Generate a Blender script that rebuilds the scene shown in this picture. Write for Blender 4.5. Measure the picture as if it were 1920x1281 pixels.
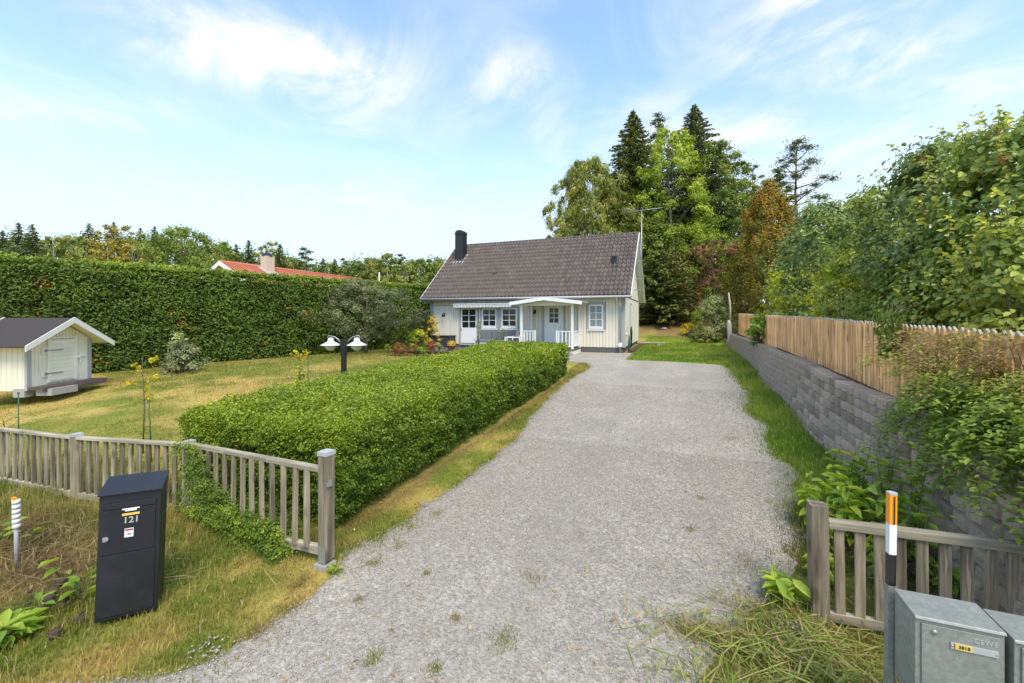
import bpy, math, random
import numpy as np
from mathutils import Vector, Matrix
for o in list(bpy.data.objects): bpy.data.objects.remove(o)
scene = bpy.context.scene
COL = scene.collection
R = math.radians

# ------------------------------------------------------------------ camera, sky, sun, exposure
YAW = 21.5; CH = 2.2
cs, sn = math.cos(R(YAW)), math.sin(R(YAW))
cam_d = bpy.data.cameras.new('camera'); cam = bpy.data.objects.new('camera', cam_d); COL.objects.link(cam)
cam_d.sensor_width = 36; cam_d.lens = 15.0; cam_d.shift_y = -0.0221
cam_d.clip_start = 0.05; cam_d.clip_end = 1500
cam.location = (0, 0, CH); cam.rotation_euler = (R(90), 0, R(YAW))
scene.camera = cam

SUN_EL, SUN_AZ = 54, 137      # azimuth clockwise from +y (north)
sd = bpy.data.lights.new('sun', 'SUN'); sd.energy = 2.15; sd.angle = R(26); sd.color = (1, .86, .67)
sun = bpy.data.objects.new('sun', sd); COL.objects.link(sun)
sdir = Vector((math.sin(R(SUN_AZ))*math.cos(R(SUN_EL)), math.cos(R(SUN_AZ))*math.cos(R(SUN_EL)), math.sin(R(SUN_EL))))
sun.rotation_euler = sdir.to_track_quat('Z', 'Y').to_euler(); sun.location = (0, 0, 30)
scene.view_settings.view_transform = 'Standard'; scene.view_settings.look = 'None'
scene.view_settings.exposure = 0.78; scene.view_settings.gamma = 1; scene.view_settings.use_curve_mapping = False

def nd(nt, t, **kw):
    n = nt.nodes.new(t)
    for k, v in kw.items():
        if k == 'inp':
            for a, b in v.items(): n.inputs[a].default_value = b
        else: setattr(n, k, v)
    return n
def lk(nt, a, b): nt.links.new(a, b)

def build_world():
    w = bpy.data.worlds.new('World'); scene.world = w; w.use_nodes = True
    nt = w.node_tree; nt.nodes.clear()
    out = nd(nt, 'ShaderNodeOutputWorld'); bg = nd(nt, 'ShaderNodeBackground'); bg.inputs[1].default_value = 0.125
    lk(nt, bg.outputs[0], out.inputs[0])
    sky = nd(nt, 'ShaderNodeTexSky', sky_type='NISHITA', sun_disc=False, sun_elevation=R(SUN_EL), sun_rotation=R(SUN_AZ),
             air_density=1.0, dust_density=0.6, ozone_density=1.6)
    tc = nd(nt, 'ShaderNodeTexCoord')
    rot = nd(nt, 'ShaderNodeVectorRotate', rotation_type='Z_AXIS'); rot.inputs['Angle'].default_value = R(-YAW)
    lk(nt, tc.outputs['Generated'], rot.inputs['Vector'])
    sep = nd(nt, 'ShaderNodeSeparateXYZ'); lk(nt, rot.outputs[0], sep.inputs[0])
    zc = nd(nt, 'ShaderNodeMath', operation='MAXIMUM'); zc.inputs[1].default_value = .04; lk(nt, sep.outputs[2], zc.inputs[0])
    def div(i):
        m = nd(nt, 'ShaderNodeMath', operation='DIVIDE'); lk(nt, sep.outputs[i], m.inputs[0]); lk(nt, zc.outputs[0], m.inputs[1]); return m.outputs[0]
    cmb = nd(nt, 'ShaderNodeCombineXYZ'); lk(nt, div(0), cmb.inputs[0]); lk(nt, div(1), cmb.inputs[1])
    plane = cmb.outputs[0]
    def noise(vec, scale, detail, rough, dist, loc=(0, 0, 0), sc=(1, 1, 1), rz=0):
        mp = nd(nt, 'ShaderNodeMapping'); mp.inputs['Location'].default_value = loc; mp.inputs['Scale'].default_value = sc
        mp.inputs['Rotation'].default_value = (0, 0, R(rz)); lk(nt, vec, mp.inputs[0])
        n = nd(nt, 'ShaderNodeTexNoise', inp={'Scale': scale, 'Detail': detail, 'Roughness': rough, 'Distortion': dist}); lk(nt, mp.outputs[0], n.inputs['Vector'])
        return n.outputs['Fac']
    def mrange(v, a, b, c=0, d=1):
        m = nd(nt, 'ShaderNodeMapRange', interpolation_type='SMOOTHSTEP'); lk(nt, v, m.inputs[0])
        for i, q in zip((1, 2, 3, 4), (a, b, c, d)): m.inputs[i].default_value = q
        return m.outputs[0]
    def mth(op, a, b):
        m = nd(nt, 'ShaderNodeMath', operation=op)
        for i, q in enumerate((a, b)):
            if isinstance(q, (int, float)): m.inputs[i].default_value = q
            else: lk(nt, q, m.inputs[i])
        return m.outputs[0]
    wisp = mrange(noise(plane, 1.5, 9, .62, 1.1, (3.1, .4, 0), (1, .75, 1), 28), .36, .68)
    fine = mrange(noise(plane, 5.0, 8, .68, .8, (1.0, 7.0, 0), (1, .5, 1), 20), .22, .78)
    # cloud banks: where the cirrus stands thickest over this site (plane coordinates x/z, y/z)
    total = None
    for (u, v, ru, rv, rz, amp) in ((-.95, 1.62, .85, .45, 12, 1.0), (-.75, 1.9, .4, .6, 20, .6), (-2.2, 2.0, 1.0, .42, 0, .8), (0.05, 1.8, .36, .34, 35, .8),
                                    (1.7, 1.75, 1.4, .36, 14, .85), (1.0, 1.3, .5, .3, 30, .8), (1.4, 2.4, 2.2, .6, 8, .7), (2.2, 3.4, 3.0, .9, 5, .6), (-2.0, 4.0, 3.6, 1.2, 0, .55)):
        mp = nd(nt, 'ShaderNodeMapping', vector_type='TEXTURE'); mp.inputs['Location'].default_value = (u, v, 0)
        mp.inputs['Rotation'].default_value = (0, 0, R(rz)); mp.inputs['Scale'].default_value = (ru, rv, 1); lk(nt, plane, mp.inputs[0])
        g = nd(nt, 'ShaderNodeTexGradient', gradient_type='SPHERICAL'); lk(nt, mp.outputs[0], g.inputs[0])
        s = mth('MULTIPLY', mrange(g.outputs['Fac'], 0, .9), amp)
        total = s if total is None else mth('ADD', total, s)
    bank = mth('MULTIPLY', total, mth('ADD', mth('MULTIPLY', wisp, .75), mth('MULTIPLY', fine, .35)))
    veil = mth('MULTIPLY', mth('ADD', wisp, .35), .2)
    mask = mth('MINIMUM', mth('ADD', bank, veil), .92)
    pale = mrange(sep.outputs[2], .50, 0.0, 0.05, .88)
    m2 = mth('SUBTRACT', 1, mth('MULTIPLY', mth('SUBTRACT', 1, mask), mth('SUBTRACT', 1, pale)))
    tint = nd(nt, 'ShaderNodeMix', data_type='RGBA', blend_type='MULTIPLY'); tint.inputs[0].default_value = 1
    lk(nt, sky.outputs[0], tint.inputs[6]); tint.inputs[7].default_value = (1.38, 1.68, 1.78, 1)
    clr = nd(nt, 'ShaderNodeMix', data_type='RGBA'); lk(nt, pale, clr.inputs[0])
    clr.inputs[6].default_value = (5.6, 5.5, 5.4, 1); clr.inputs[7].default_value = (3.55, 3.95, 4.45, 1)
    mx = nd(nt, 'ShaderNodeMix', data_type='RGBA'); lk(nt, m2, mx.inputs[0]); lk(nt, tint.outputs[2], mx.inputs[6]); lk(nt, clr.outputs[2], mx.inputs[7])
    lk(nt, mx.outputs[2], bg.inputs[0])
build_world()

# ------------------------------------------------------------------ numbers and helpers
rng = np.random.default_rng(7); random.seed(7)
def at(px, D, z=0.0):                 # survey station: bearing and distance from the tripod -> site coordinates
    X = (px-960)/800*D
    return (X*cs-D*sn, X*sn+D*cs, z)
def zat(py, D): return CH-(py-598)/800*D
_h = np.random.default_rng(3).random((257, 257))
def vn(x, y, s, seed=0):
    x = np.asarray(x, float)*s+seed*17.3+500; y = np.asarray(y, float)*s+seed*9.1+500
    xi = np.floor(x).astype(int); yi = np.floor(y).astype(int); fx = x-xi; fy = y-yi
    fx = fx*fx*(3-2*fx); fy = fy*fy*(3-2*fy)
    g = lambda a, b: _h[a % 257, b % 257]
    return (g(xi, yi)*(1-fx)*(1-fy)+g(xi+1, yi)*fx*(1-fy)+g(xi, yi+1)*(1-fx)*fy+g(xi+1, yi+1)*fx*fy)
def fbm(x, y, s, seed=0):
    return (vn(x, y, s, seed)*.5+vn(x, y, s*2.1, seed+1)*.3+vn(x, y, s*4.3, seed+2)*.2)
def sst(v, a, b):
    t = np.clip((np.asarray(v, float)-a)/(b-a), 0, 1); return t*t*(3-2*t)
def zd(y): return np.interp(y, [-60, 2, 4, 17, 27, 60], [-.05, -.03, 0, .6, .7, .75])
def zl(y): return np.interp(y, [-60, 2, 3.4, 5, 7, 10, 18, 27, 60], [-.05, -.04, -.13, .15, .38, .5, .58, .7, .75])
def wt(y): return np.interp(y, [-20, 3.2, 6.2, 7.6, 10.9, 14.7, 25, 27, 60], [1.1, 1.13, 1.18, 1.2, 1.3, 1.37, 1.42, 1.45, 1.5])
def gz(x, y):
    x = np.asarray(x, float); y = np.asarray(y, float)
    t = sst(x, -6.2, -3.1)
    z = zl(y)*(1-t)+zd(y)*t
    r = sst(x, 2.44, 2.50)*sst(y, 1.9, 2.6)*(1-sst(y, 25.9, 27.5))
    z = z*(1-r)+(wt(y)-.03)*r
    hill = np.interp(y, [27.5, 36, 60, 120, 400], [0, 1.5, 3.2, 5, 6])*sst(x, -17, -6)
    bank = -.10*np.exp(-((x+6.0)/1.6)**2-((y-1.6)/.6)**2)
    gp = .075*np.exp(-((x+2.9)/.35)**2-((y-2.95)/.4)**2)-.11*sst(x, .75, 1.2)*(1-sst(x, 2.2, 2.5))*(1-sst(y, 4.3, 5.2))*sst(y, 1.2, 2.2)
    return z+hill+bank+gp
DL = np.array([(-9.5, .2), (-6.5, .72), (-4.6, .98), (-3.7, 1.32), (-2.95, 1.75), (-2.82, 2.2), (-2.74, 2.7), (-2.88, 3.2), (-2.8, 4.1), (-2.74, 4.9), (-2.64, 5.5), (-2.63, 6.7), (-2.98, 9.2), (-3.1, 12.6), (-2.93, 14.8), (-3.3, 15.7), (-4.2, 16.4), (-4.6, 17.4)])
def xl(y):  # left edge of gravel
    return np.interp(y, DL[:, 1], DL[:, 0], left=-30)
def xr(y):
    return np.interp(y, [1.2, 2.0, 2.8, 3.6, 4.4, 5.5, 6.9, 7.4, 9.0, 9.9, 11.8, 14, 16.5, 17.1], [3.4, .5, .1, .45, .95, 1.2, 1.52, 1.3, 1.5, 1.32, 1.63, 1.6, 1.55, -1.0])
def edge(y): return .08*(vn(y, y*0, 3.1, 5)-.5)+.07*(vn(y, y*0, 9, 6)-.5)+.05*(vn(y, y*0, 19, 8)-.5)
def on_gravel(x, y):
    e = edge(y)*1.0
    return (x > xl(y)+e) & (x < xr(y)+e) & (y < 17.2+.0*x) | ((y > 15.8) & (y < 19.9) & (x > -4.4) & (x < -2.0))

def tag(o, label=None, cat=None, group=None, kind=None):
    if label: o['label'] = label
    if cat: o['category'] = cat
    if group: o['group'] = group
    if kind: o['kind'] = kind
    return o
def empty(name, loc, rz=0, label=None, cat=None, group=None):
    o = bpy.data.objects.new(name, None); COL.objects.link(o); o.location = loc; o.rotation_euler = (0, 0, rz)
    o.empty_display_size = .2
    return tag(o, label, cat, group)
def link(name, me, parent=None, loc=None, rot=None):
    o = bpy.data.objects.new(name, me); COL.objects.link(o)
    if parent is not None: o.parent = parent
    if loc is not None: o.location = loc
    if rot is not None: o.rotation_euler = rot
    return o
def np_mesh(name, V, F, mat, tint=None, col=None, smooth=False):
    V = np.asarray(V, np.float32); F = np.asarray(F, np.int32); n, k = F.shape
    me = bpy.data.meshes.new(name); me.vertices.add(len(V)); me.vertices.foreach_set('co', V.ravel())
    me.loops.add(n*k); me.loops.foreach_set('vertex_index', F.ravel())
    me.polygons.add(n); me.polygons.foreach_set('loop_start', np.arange(0, n*k, k, dtype=np.int32))
    if smooth: me.polygons.foreach_set('use_smooth', np.ones(n, bool))
    if tint is not None:
        a = me.attributes.new('tint', 'FLOAT', 'POINT'); a.data.foreach_set('value', np.asarray(tint, np.float32))
    if col is not None:
        a = me.attributes.new('Col', 'FLOAT_COLOR', 'POINT'); c4 = np.ones((len(V), 4), np.float32); c4[:, :3] = col; a.data.foreach_set('color', c4.ravel())
    me.update(calc_edges=True); me.materials.append(mat)
    return me

class MB:
    def __init__(s): s.v = []; s.f = []; s.m = []; s.mi = 0; s.sm = []
    def add(s, vs, fs, smooth=False):
        b = len(s.v); s.v += [tuple(v) for v in vs]
        for f in fs: s.f.append([b+i for i in f]); s.m.append(s.mi); s.sm.append(smooth)
        return s
    def box(s, x0, x1, y0, y1, z0, z1, M=None):
        vs = [(x, y, z) for x in (x0, x1) for y in (y0, y1) for z in (z0, z1)]
        if M is not None: vs = [M @ Vector(v) for v in vs]
        return s.add(vs, [(0, 1, 3, 2), (4, 6, 7, 5), (0, 4, 5, 1), (2, 3, 7, 6), (0, 2, 6, 4), (1, 5, 7, 3)])
    def bevbox(s, x0, x1, y0, y1, z0, z1, b=.01):
        # chamfered vertical edges
        p = [(x0+b, y0), (x1-b, y0), (x1, y0+b), (x1, y1-b), (x1-b, y1), (x0+b, y1), (x0, y1-b), (x0, y0+b)]
        return s.prism(p, z0, z1)
    def prism(s, poly, z0, z1):
        n = len(poly); vs = [(x, y, z0) for x, y in poly]+[(x, y, z1) for x, y in poly]
        fs = [tuple(range(n-1, -1, -1)), tuple(range(n, 2*n))]+[(i, (i+1) % n, n+(i+1) % n, n+i) for i in range(n)]
        return s.add(vs, fs)
    def prism_axis(s, poly, a0, a1, axis):
        # poly in the two other axes (ordered x,y,z without axis), extruded from a0 to a1
        n = len(poly)
        def mk(p, a):
            return {0: (a, p[0], p[1]), 1: (p[0], a, p[1]), 2: (p[0], p[1], a)}[axis]
        vs = [mk(p, a0) for p in poly]+[mk(p, a1) for p in poly]
        fs = [tuple(range(n-1, -1, -1)), tuple(range(n, 2*n))]+[(i, (i+1) % n, n+(i+1) % n, n+i) for i in range(n)]
        return s.add(vs, fs)
    def tube(s, pts, rad, n=8, cap=True, smooth=True):
        pts = [Vector(p) for p in pts]; rad = rad if hasattr(rad, '__len__') else [rad]*len(pts)
        vs = []; fs = []
        for i, p in enumerate(pts):
            d = (pts[min(i+1, len(pts)-1)]-pts[max(i-1, 0)]).normalized()
            u = d.orthogonal().normalized() if i == 0 else (u-d*u.dot(d)).normalized()
            w = d.cross(u)
            for k in range(n):
                a = 2*math.pi*k/n; vs.append(p+(u*math.cos(a)+w*math.sin(a))*rad[i])
        for i in range(len(pts)-1):
            for k in range(n): fs.append((i*n+k, i*n+(k+1) % n, (i+1)*n+(k+1) % n, (i+1)*n+k))
        if cap: fs += [tuple(range(n-1, -1, -1)), tuple(range((len(pts)-1)*n, len(pts)*n))]
        return s.add(vs, fs, smooth)
    def lathe(s, prof, c=(0, 0, 0), n=16, smooth=True):
        vs = []; fs = []
        for r, z in prof:
            for k in range(n):
                a = 2*math.pi*k/n; vs.append((c[0]+r*math.cos(a), c[1]+r*math.sin(a), c[2]+z))
        for i in range(len(prof)-1):
            for k in range(n): fs.append((i*n+k, i*n+(k+1) % n, (i+1)*n+(k+1) % n, (i+1)*n+k))
        return s.add(vs, fs, smooth)
    def mesh(s, name, mats):
        me = bpy.data.meshes.new(name); me.from_pydata(s.v, [], s.f)
        for m in (mats if isinstance(mats, (list, tuple)) else [mats]): me.materials.append(m)
        me.polygons.foreach_set('material_index', s.m); me.polygons.foreach_set('use_smooth', s.sm); me.update()
        return me
    def build(s, name, mats, parent=None, loc=None, rot=None): return link(name, s.mesh(name, mats), parent, loc, rot)
def bevel(o, w=.004, seg=2):
    m = o.modifiers.new('bevel', 'BEVEL'); m.width = w; m.segments = seg; m.limit_method = 'ANGLE'; m.angle_limit = R(40)
    return o

# ------------------------------------------------------------------ materials
def base_mat(name):
    m = bpy.data.materials.new(name); m.use_nodes = True; nt = m.node_tree
    return m, nt, nt.nodes['Principled BSDF'], nt.nodes['Material Output']
def c4(c): return (c[0], c[1], c[2], 1)
def mixc(nt, fac, a, b, bt='MIX'):
    m = nd(nt, 'ShaderNodeMix', data_type='RGBA', blend_type=bt)
    if isinstance(fac, (int, float)): m.inputs[0].default_value = fac
    else: lk(nt, fac, m.inputs[0])
    for i, q in ((6, a), (7, b)):
        if isinstance(q, tuple): m.inputs[i].default_value = c4(q)
        else: lk(nt, q, m.inputs[i])
    return m.outputs[2]
def ramp(nt, v, pts):
    r = nd(nt, 'ShaderNodeValToRGB'); el = r.color_ramp.elements
    while len(el) < len(pts): el.new(.5)
    for e, (p, c) in zip(el, pts): e.position = p; e.color = c4(c)
    lk(nt, v, r.inputs[0]); return r.outputs[0]
def rndvec(nt, scale=(1, 1, 1), rand=True):
    tc = nd(nt, 'ShaderNodeTexCoord'); mp = nd(nt, 'ShaderNodeMapping'); mp.inputs['Scale'].default_value = scale
    lk(nt, tc.outputs['Object'], mp.inputs[0])
    if rand:
        oi = nd(nt, 'ShaderNodeObjectInfo'); ml = nd(nt, 'ShaderNodeMath', operation='MULTIPLY'); ml.inputs[1].default_value = 90
        lk(nt, oi.outputs['Random'], ml.inputs[0]); lk(nt, ml.outputs[0], mp.inputs['Location'])
    return mp.outputs[0]
def solid(name, c, rough=.6, var=.12, scale=4, bump=0, bs=40, rnd=0.0, metal=0, spec=.5, dirt=0, dirtc=(.2, .18, .14), vscale=(1, 1, 1)):
    m, nt, p, out = base_mat(name); v = rndvec(nt, vscale)
    n = nd(nt, 'ShaderNodeTexNoise', inp={'Scale': scale, 'Detail': 6, 'Roughness': .6}); lk(nt, v, n.inputs['Vector'])
    lo = tuple(q*(1-var) for q in c); hi = tuple(min(1, q*(1+var)) for q in c)
    col = mixc(nt, n.outputs['Fac'], lo, hi)
    if dirt:
        n2 = nd(nt, 'ShaderNodeTexNoise', inp={'Scale': scale*.6, 'Detail': 9, 'Roughness': .75}); lk(nt, v, n2.inputs['Vector'])
        mr = nd(nt, 'ShaderNodeMapRange'); lk(nt, n2.outputs['Fac'], mr.inputs[0]); mr.inputs[1].default_value = .5; mr.inputs[2].default_value = .75; mr.inputs[4].default_value = dirt
        col = mixc(nt, mr.outputs[0], col, dirtc)
    if rnd:
        oi = nd(nt, 'ShaderNodeObjectInfo'); mr = nd(nt, 'ShaderNodeMapRange'); lk(nt, oi.outputs['Random'], mr.inputs[0])
        mr.inputs[3].default_value = 1-rnd; mr.inputs[4].default_value = 1+rnd
        h = nd(nt, 'ShaderNodeHueSaturation'); lk(nt, col, h.inputs['Color']); lk(nt, mr.outputs[0], h.inputs['Value']); col = h.outputs[0]
    lk(nt, col, p.inputs['Base Color']); p.inputs['Roughness'].default_value = rough; p.inputs['Metallic'].default_value = metal
    p.inputs['Specular IOR Level'].default_value = spec
    if bump:
        nb = nd(nt, 'ShaderNodeTexNoise', inp={'Scale': bs, 'Detail': 5}); lk(nt, v, nb.inputs['Vector'])
        b = nd(nt, 'ShaderNodeBump', inp={'Strength': bump, 'Distance': .01}); lk(nt, nb.outputs['Fac'], b.inputs['Height']); lk(nt, b.outputs[0], p.inputs['Normal'])
    return m
def wood(name, pts, axis=2, rough=.8, bump=.4, rnd=.15, scale=1.0, knots=True):
    m, nt, p, out = base_mat(name); s = [26*scale]*3; s[axis] = 1.3*scale
    v = rndvec(nt, tuple(s))
    n = nd(nt, 'ShaderNodeTexNoise', inp={'Scale': 1, 'Detail': 8, 'Roughness': .62, 'Distortion': .6}); lk(nt, v, n.inputs['Vector'])
    col = ramp(nt, n.outputs['Fac'], pts)
    s2 = [9*scale]*3; s2[axis] = 1.6*scale; v2 = rndvec(nt, tuple(s2))
    n2 = nd(nt, 'ShaderNodeTexNoise', inp={'Scale': 1, 'Detail': 4}); lk(nt, v2, n2.inputs['Vector'])
    mr = nd(nt, 'ShaderNodeMapRange'); lk(nt, n2.outputs['Fac'], mr.inputs[0]); mr.inputs[1].default_value = .3; mr.inputs[2].default_value = .7; mr.inputs[3].default_value = .66; mr.inputs[4].default_value = 1.3
    h = nd(nt, 'ShaderNodeHueSaturation'); lk(nt, col, h.inputs['Color']); lk(nt, mr.outputs[0], h.inputs['Value']); col = h.outputs[0]
    oi = nd(nt, 'ShaderNodeObjectInfo'); mr = nd(nt, 'ShaderNodeMapRange'); lk(nt, oi.outputs['Random'], mr.inputs[0]); mr.inputs[3].default_value = 1-rnd; mr.inputs[4].default_value = 1+rnd
    h = nd(nt, 'ShaderNodeHueSaturation'); lk(nt, col, h.inputs['Color']); lk(nt, mr.outputs[0], h.inputs['Value']); col = h.outputs[0]
    if knots:
        s3 = [11]*3; s3[axis] = 5; v3 = rndvec(nt, tuple(s3)); vo = nd(nt, 'ShaderNodeTexVoronoi', inp={'Scale': .45}); lk(nt, v3, vo.inputs['Vector'])
        mk = nd(nt, 'ShaderNodeMapRange'); lk(nt, vo.outputs['Distance'], mk.inputs[0]); mk.inputs[1].default_value = .10; mk.inputs[2].default_value = .2; mk.inputs[3].default_value = .65; mk.inputs[4].default_value = 0
        col = mixc(nt, mk.outputs[0], col, tuple(q*.45 for q in pts[0][1]))
    lk(nt, col, p.inputs['Base Color']); p.inputs['Roughness'].default_value = rough; p.inputs['Specular IOR Level'].default_value = .3
    b = nd(nt, 'ShaderNodeBump', inp={'Strength': bump, 'Distance': .004}); lk(nt, n.outputs['Fac'], b.inputs['Height']); lk(nt, b.outputs[0], p.inputs['Normal'])
    return m
def leafmat(name, pts, trans=.35, rough=.45, spec=.35, gain=1.95):
    pts = [(p, tuple(min(.8, q*gain*w) for q, w in zip(c, (1.16, 1.0, .80)))) for p, c in pts]
    m, nt, p, out = base_mat(name)
    a = nd(nt, 'ShaderNodeAttribute', attribute_name='tint')
    col = ramp(nt, a.outputs['Fac'], pts)
    lk(nt, col, p.inputs['Base Color']); p.inputs['Roughness'].default_value = rough; p.inputs['Specular IOR Level'].default_value = spec
    tr = nd(nt, 'ShaderNodeBsdfTranslucent'); h = nd(nt, 'ShaderNodeHueSaturation'); h.inputs['Saturation'].default_value = 1.1; h.inputs['Value'].default_value = 1.25
    lk(nt, col, h.inputs['Color']); lk(nt, h.outputs[0], tr.inputs[0])
    ms = nd(nt, 'ShaderNodeMixShader'); ms.inputs[0].default_value = trans; lk(nt, p.outputs[0], ms.inputs[1]); lk(nt, tr.outputs[0], ms.inputs[2]); lk(nt, ms.outputs[0], out.inputs[0])
    return m

M = {}
M['siding'] = solid('cream_siding', (.78, .73, .60), .6, .05, 3, rnd=.035, vscale=(3, 3, .4), dirt=.10, dirtc=(.45, .43, .34))
M['white'] = solid('white_paint', (.82, .82, .80), .45, .03, 3)
M['white_old'] = solid('old_white_paint', (.78, .765, .69), .6, .06, 4, dirt=.2, dirtc=(.45, .43, .33))
M['greytrim'] = solid('grey_trim', (.37, .385, .38), .6, .06, 5)
M['play'] = solid('playhouse_paint', (.82, .77, .62), .6, .05, 4, rnd=.03, dirt=.25, dirtc=(.5, .48, .36), vscale=(2, 2, .5))
M['found'] = solid('grey_foundation', (.12, .122, .125), .85, .15, 8, bump=.3)
M['conc'] = solid('concrete', (.36, .35, .32), .9, .2, 9, bump=.4)
M['felt'] = solid('roofing_felt', (.055, .046, .043), .95, .25, 30, bump=.4, bs=120)
M['tile'] = solid('concrete_tile', (.112, .088, .074), .72, .28, 9, bump=.35, bs=70, rnd=.22, dirt=.5, dirtc=(.22, .185, .15))
M['redtile'] = solid('orange_clay_tile', (.47, .145, .075), .75, .25, 3, dirt=.3, dirtc=(.25, .12, .08), rnd=.15)
M['black'] = solid('black_sheet', (.016, .017, .021), .45, .2, 3)
M['box121'] = solid('dark_blue_black_paint', (.013, .0145, .0185), .42, .25, 5, bump=.08, bs=200, dirt=.35, dirtc=(.05, .055, .065))
M['galv'] = None
def galv():
    m, nt, p, out = base_mat('galvanised_steel'); v = rndvec(nt)
    vo = nd(nt, 'ShaderNodeTexVoronoi', inp={'Scale': 55}); lk(nt, v, vo.inputs['Vector'])
    n = nd(nt, 'ShaderNodeTexNoise', inp={'Scale': 9, 'Detail': 8, 'Roughness': .7}); lk(nt, v, n.inputs['Vector'])
    a = mixc(nt, .72, vo.outputs['Color'], n.outputs['Color']); bw = nd(nt, 'ShaderNodeRGBToBW'); lk(nt, a, bw.inputs[0])
    mr = nd(nt, 'ShaderNodeMapRange'); lk(nt, bw.outputs[0], mr.inputs[0]); mr.inputs[1].default_value = .25; mr.inputs[2].default_value = .75
    c = mixc(nt, mr.outputs[0], (.22, .235, .20), (.37, .38, .335))
    n2 = nd(nt, 'ShaderNodeTexNoise', inp={'Scale': 14, 'Detail': 10, 'Roughness': .8, 'Distortion': .8}); lk(nt, v, n2.inputs['Vector'])
    m2 = nd(nt, 'ShaderNodeMapRange'); lk(nt, n2.outputs['Fac'], m2.inputs[0]); m2.inputs[1].default_value = .56; m2.inputs[2].default_value = .75; m2.inputs[4].default_value = .6
    c = mixc(nt, m2.outputs[0], c, (.5, .56, .55))
    lk(nt, c, p.inputs['Base Color']); p.inputs['Metallic'].default_value = .35; p.inputs['Roughness'].default_value = .5
    r = nd(nt, 'ShaderNodeMapRange'); lk(nt, n.outputs['Fac'], r.inputs[0]); r.inputs[3].default_value = .38; r.inputs[4].default_value = .68; lk(nt, r.outputs[0], p.inputs['Roughness'])
    return m
M['galv'] = galv()
M['metal'] = solid('grey_metal', (.42, .43, .44), .4, .1, 10, metal=.7)
M['zinc'] = solid('pale_grey_sheet', (.42, .43, .42), .5, .1, 5)
gw = [(.3, (.10, .082, .06)), (.5, (.23, .20, .155)), (.7, (.37, .335, .27))]
gw = [(p_, (c_[0]*1.05, c_[1], c_[2]*.86)) for p_, c_ in gw]
M['oldwood'] = wood('weathered_wood', gw, 2, rnd=.36, bump=.8)
M['oldrail'] = wood('weathered_rail', [(.25, (.20, .17, .115)), (.5, (.36, .315, .225)), (.75, (.50, .44, .32))], 0)
M['barepatch'] = wood('weathered_wood_bare', [(.3, (.20, .16, .12)), (.55, (.36, .28, .20)), (.8, (.52, .42, .30))], 2)
M['pine'] = wood('fresh_pine', [(.25, (.66, .33, .12)), (.5, (.88, .50, .215)), (.8, (.92, .64, .33))], 2, rnd=.24, bump=.2)
M['pinetop'] = solid('greyed_end_grain', (.40, .35, .28), .9, .15, 30)
M['deck'] = wood('brown_deck', [(.3, (.085, .06, .055)), (.6, (.14, .105, .095))], 0, rnd=.1, knots=False)
M['bark'] = solid('bark', (.12, .095, .07), .95, .35, 6, bump=.8, bs=25)
M['bark_birch'] = solid('birch_bark', (.42, .40, .36), .9, .4, 5, bump=.3)
M['bark_pine'] = solid('pine_bark', (.16, .09, .055), .95, .35, 5, bump=.6)
M['twig'] = solid('dark_twigs', (.035, .032, .018), 1, .4, 12)
M['soil'] = solid('soil', (.075, .052, .035), 1, .4, 14, bump=.8, bs=60)
M['block'] = solid('split_concrete_block', (.40, .31, .23), .95, .28, 14, bump=1.0, bs=70, rnd=.34, dirt=.5, dirtc=(.13, .105, .085))
M['terra'] = solid('terracotta', (.45, .2, .11), .85, .15, 8)
M['cushion'] = solid('grey_fabric', (.17, .175, .185), .9, .15, 20)
M['orange'] = solid('orange_reflector', (.95, .34, .02), .35, .05, 5)
M['yellow'] = solid('yellow_label', (.78, .55, .10), .5, .05, 5)
M['paper'] = solid('white_label', (.75, .75, .73), .5, .04, 9)
M['redprint'] = solid('red_print', (.35, .05, .04), .5, .05, 5)
M['greyprint'] = solid('grey_print', (.42, .41, .35), .6, .05, 5)
M['rubberblack'] = solid('black_paint', (.012, .012, .013), .4, .1, 5)
M['greenplastic'] = solid('dark_green_plastic', (.01, .10, .085), .4, .1, 5)
M['greenstake'] = solid('green_stake', (.02, .09, .04), .5, .1, 5)
M['brick'] = solid('pale_brick', (.62, .50, .38), .9, .2, 25)
M['lampglass'] = solid('lamp_glass', (.62, .64, .55), .2, .05, 5)
def glassm(name, c, c2, rough=.06):
    m, nt, p, out = base_mat(name); v = rndvec(nt)
    n = nd(nt, 'ShaderNodeTexNoise', inp={'Scale': 2.2, 'Detail': 4}); lk(nt, v, n.inputs['Vector'])
    lk(nt, mixc(nt, n.outputs['Fac'], c, c2), p.inputs['Base Color']); p.inputs['Roughness'].default_value = rough; p.inputs['IOR'].default_value = 1.5
    b = nd(nt, 'ShaderNodeBump', inp={'Strength': .05, 'Distance': .02}); lk(nt, n.outputs['Fac'], b.inputs['Height']); lk(nt, b.outputs[0], p.inputs['Normal'])
    return m
M['glass'] = glassm('dark_window_glass', (.010, .014, .012), (.03, .036, .03), .03)
M['glassblue'] = glassm('window_with_blind', (.20, .25, .27), (.28, .34, .36), .15)
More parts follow.
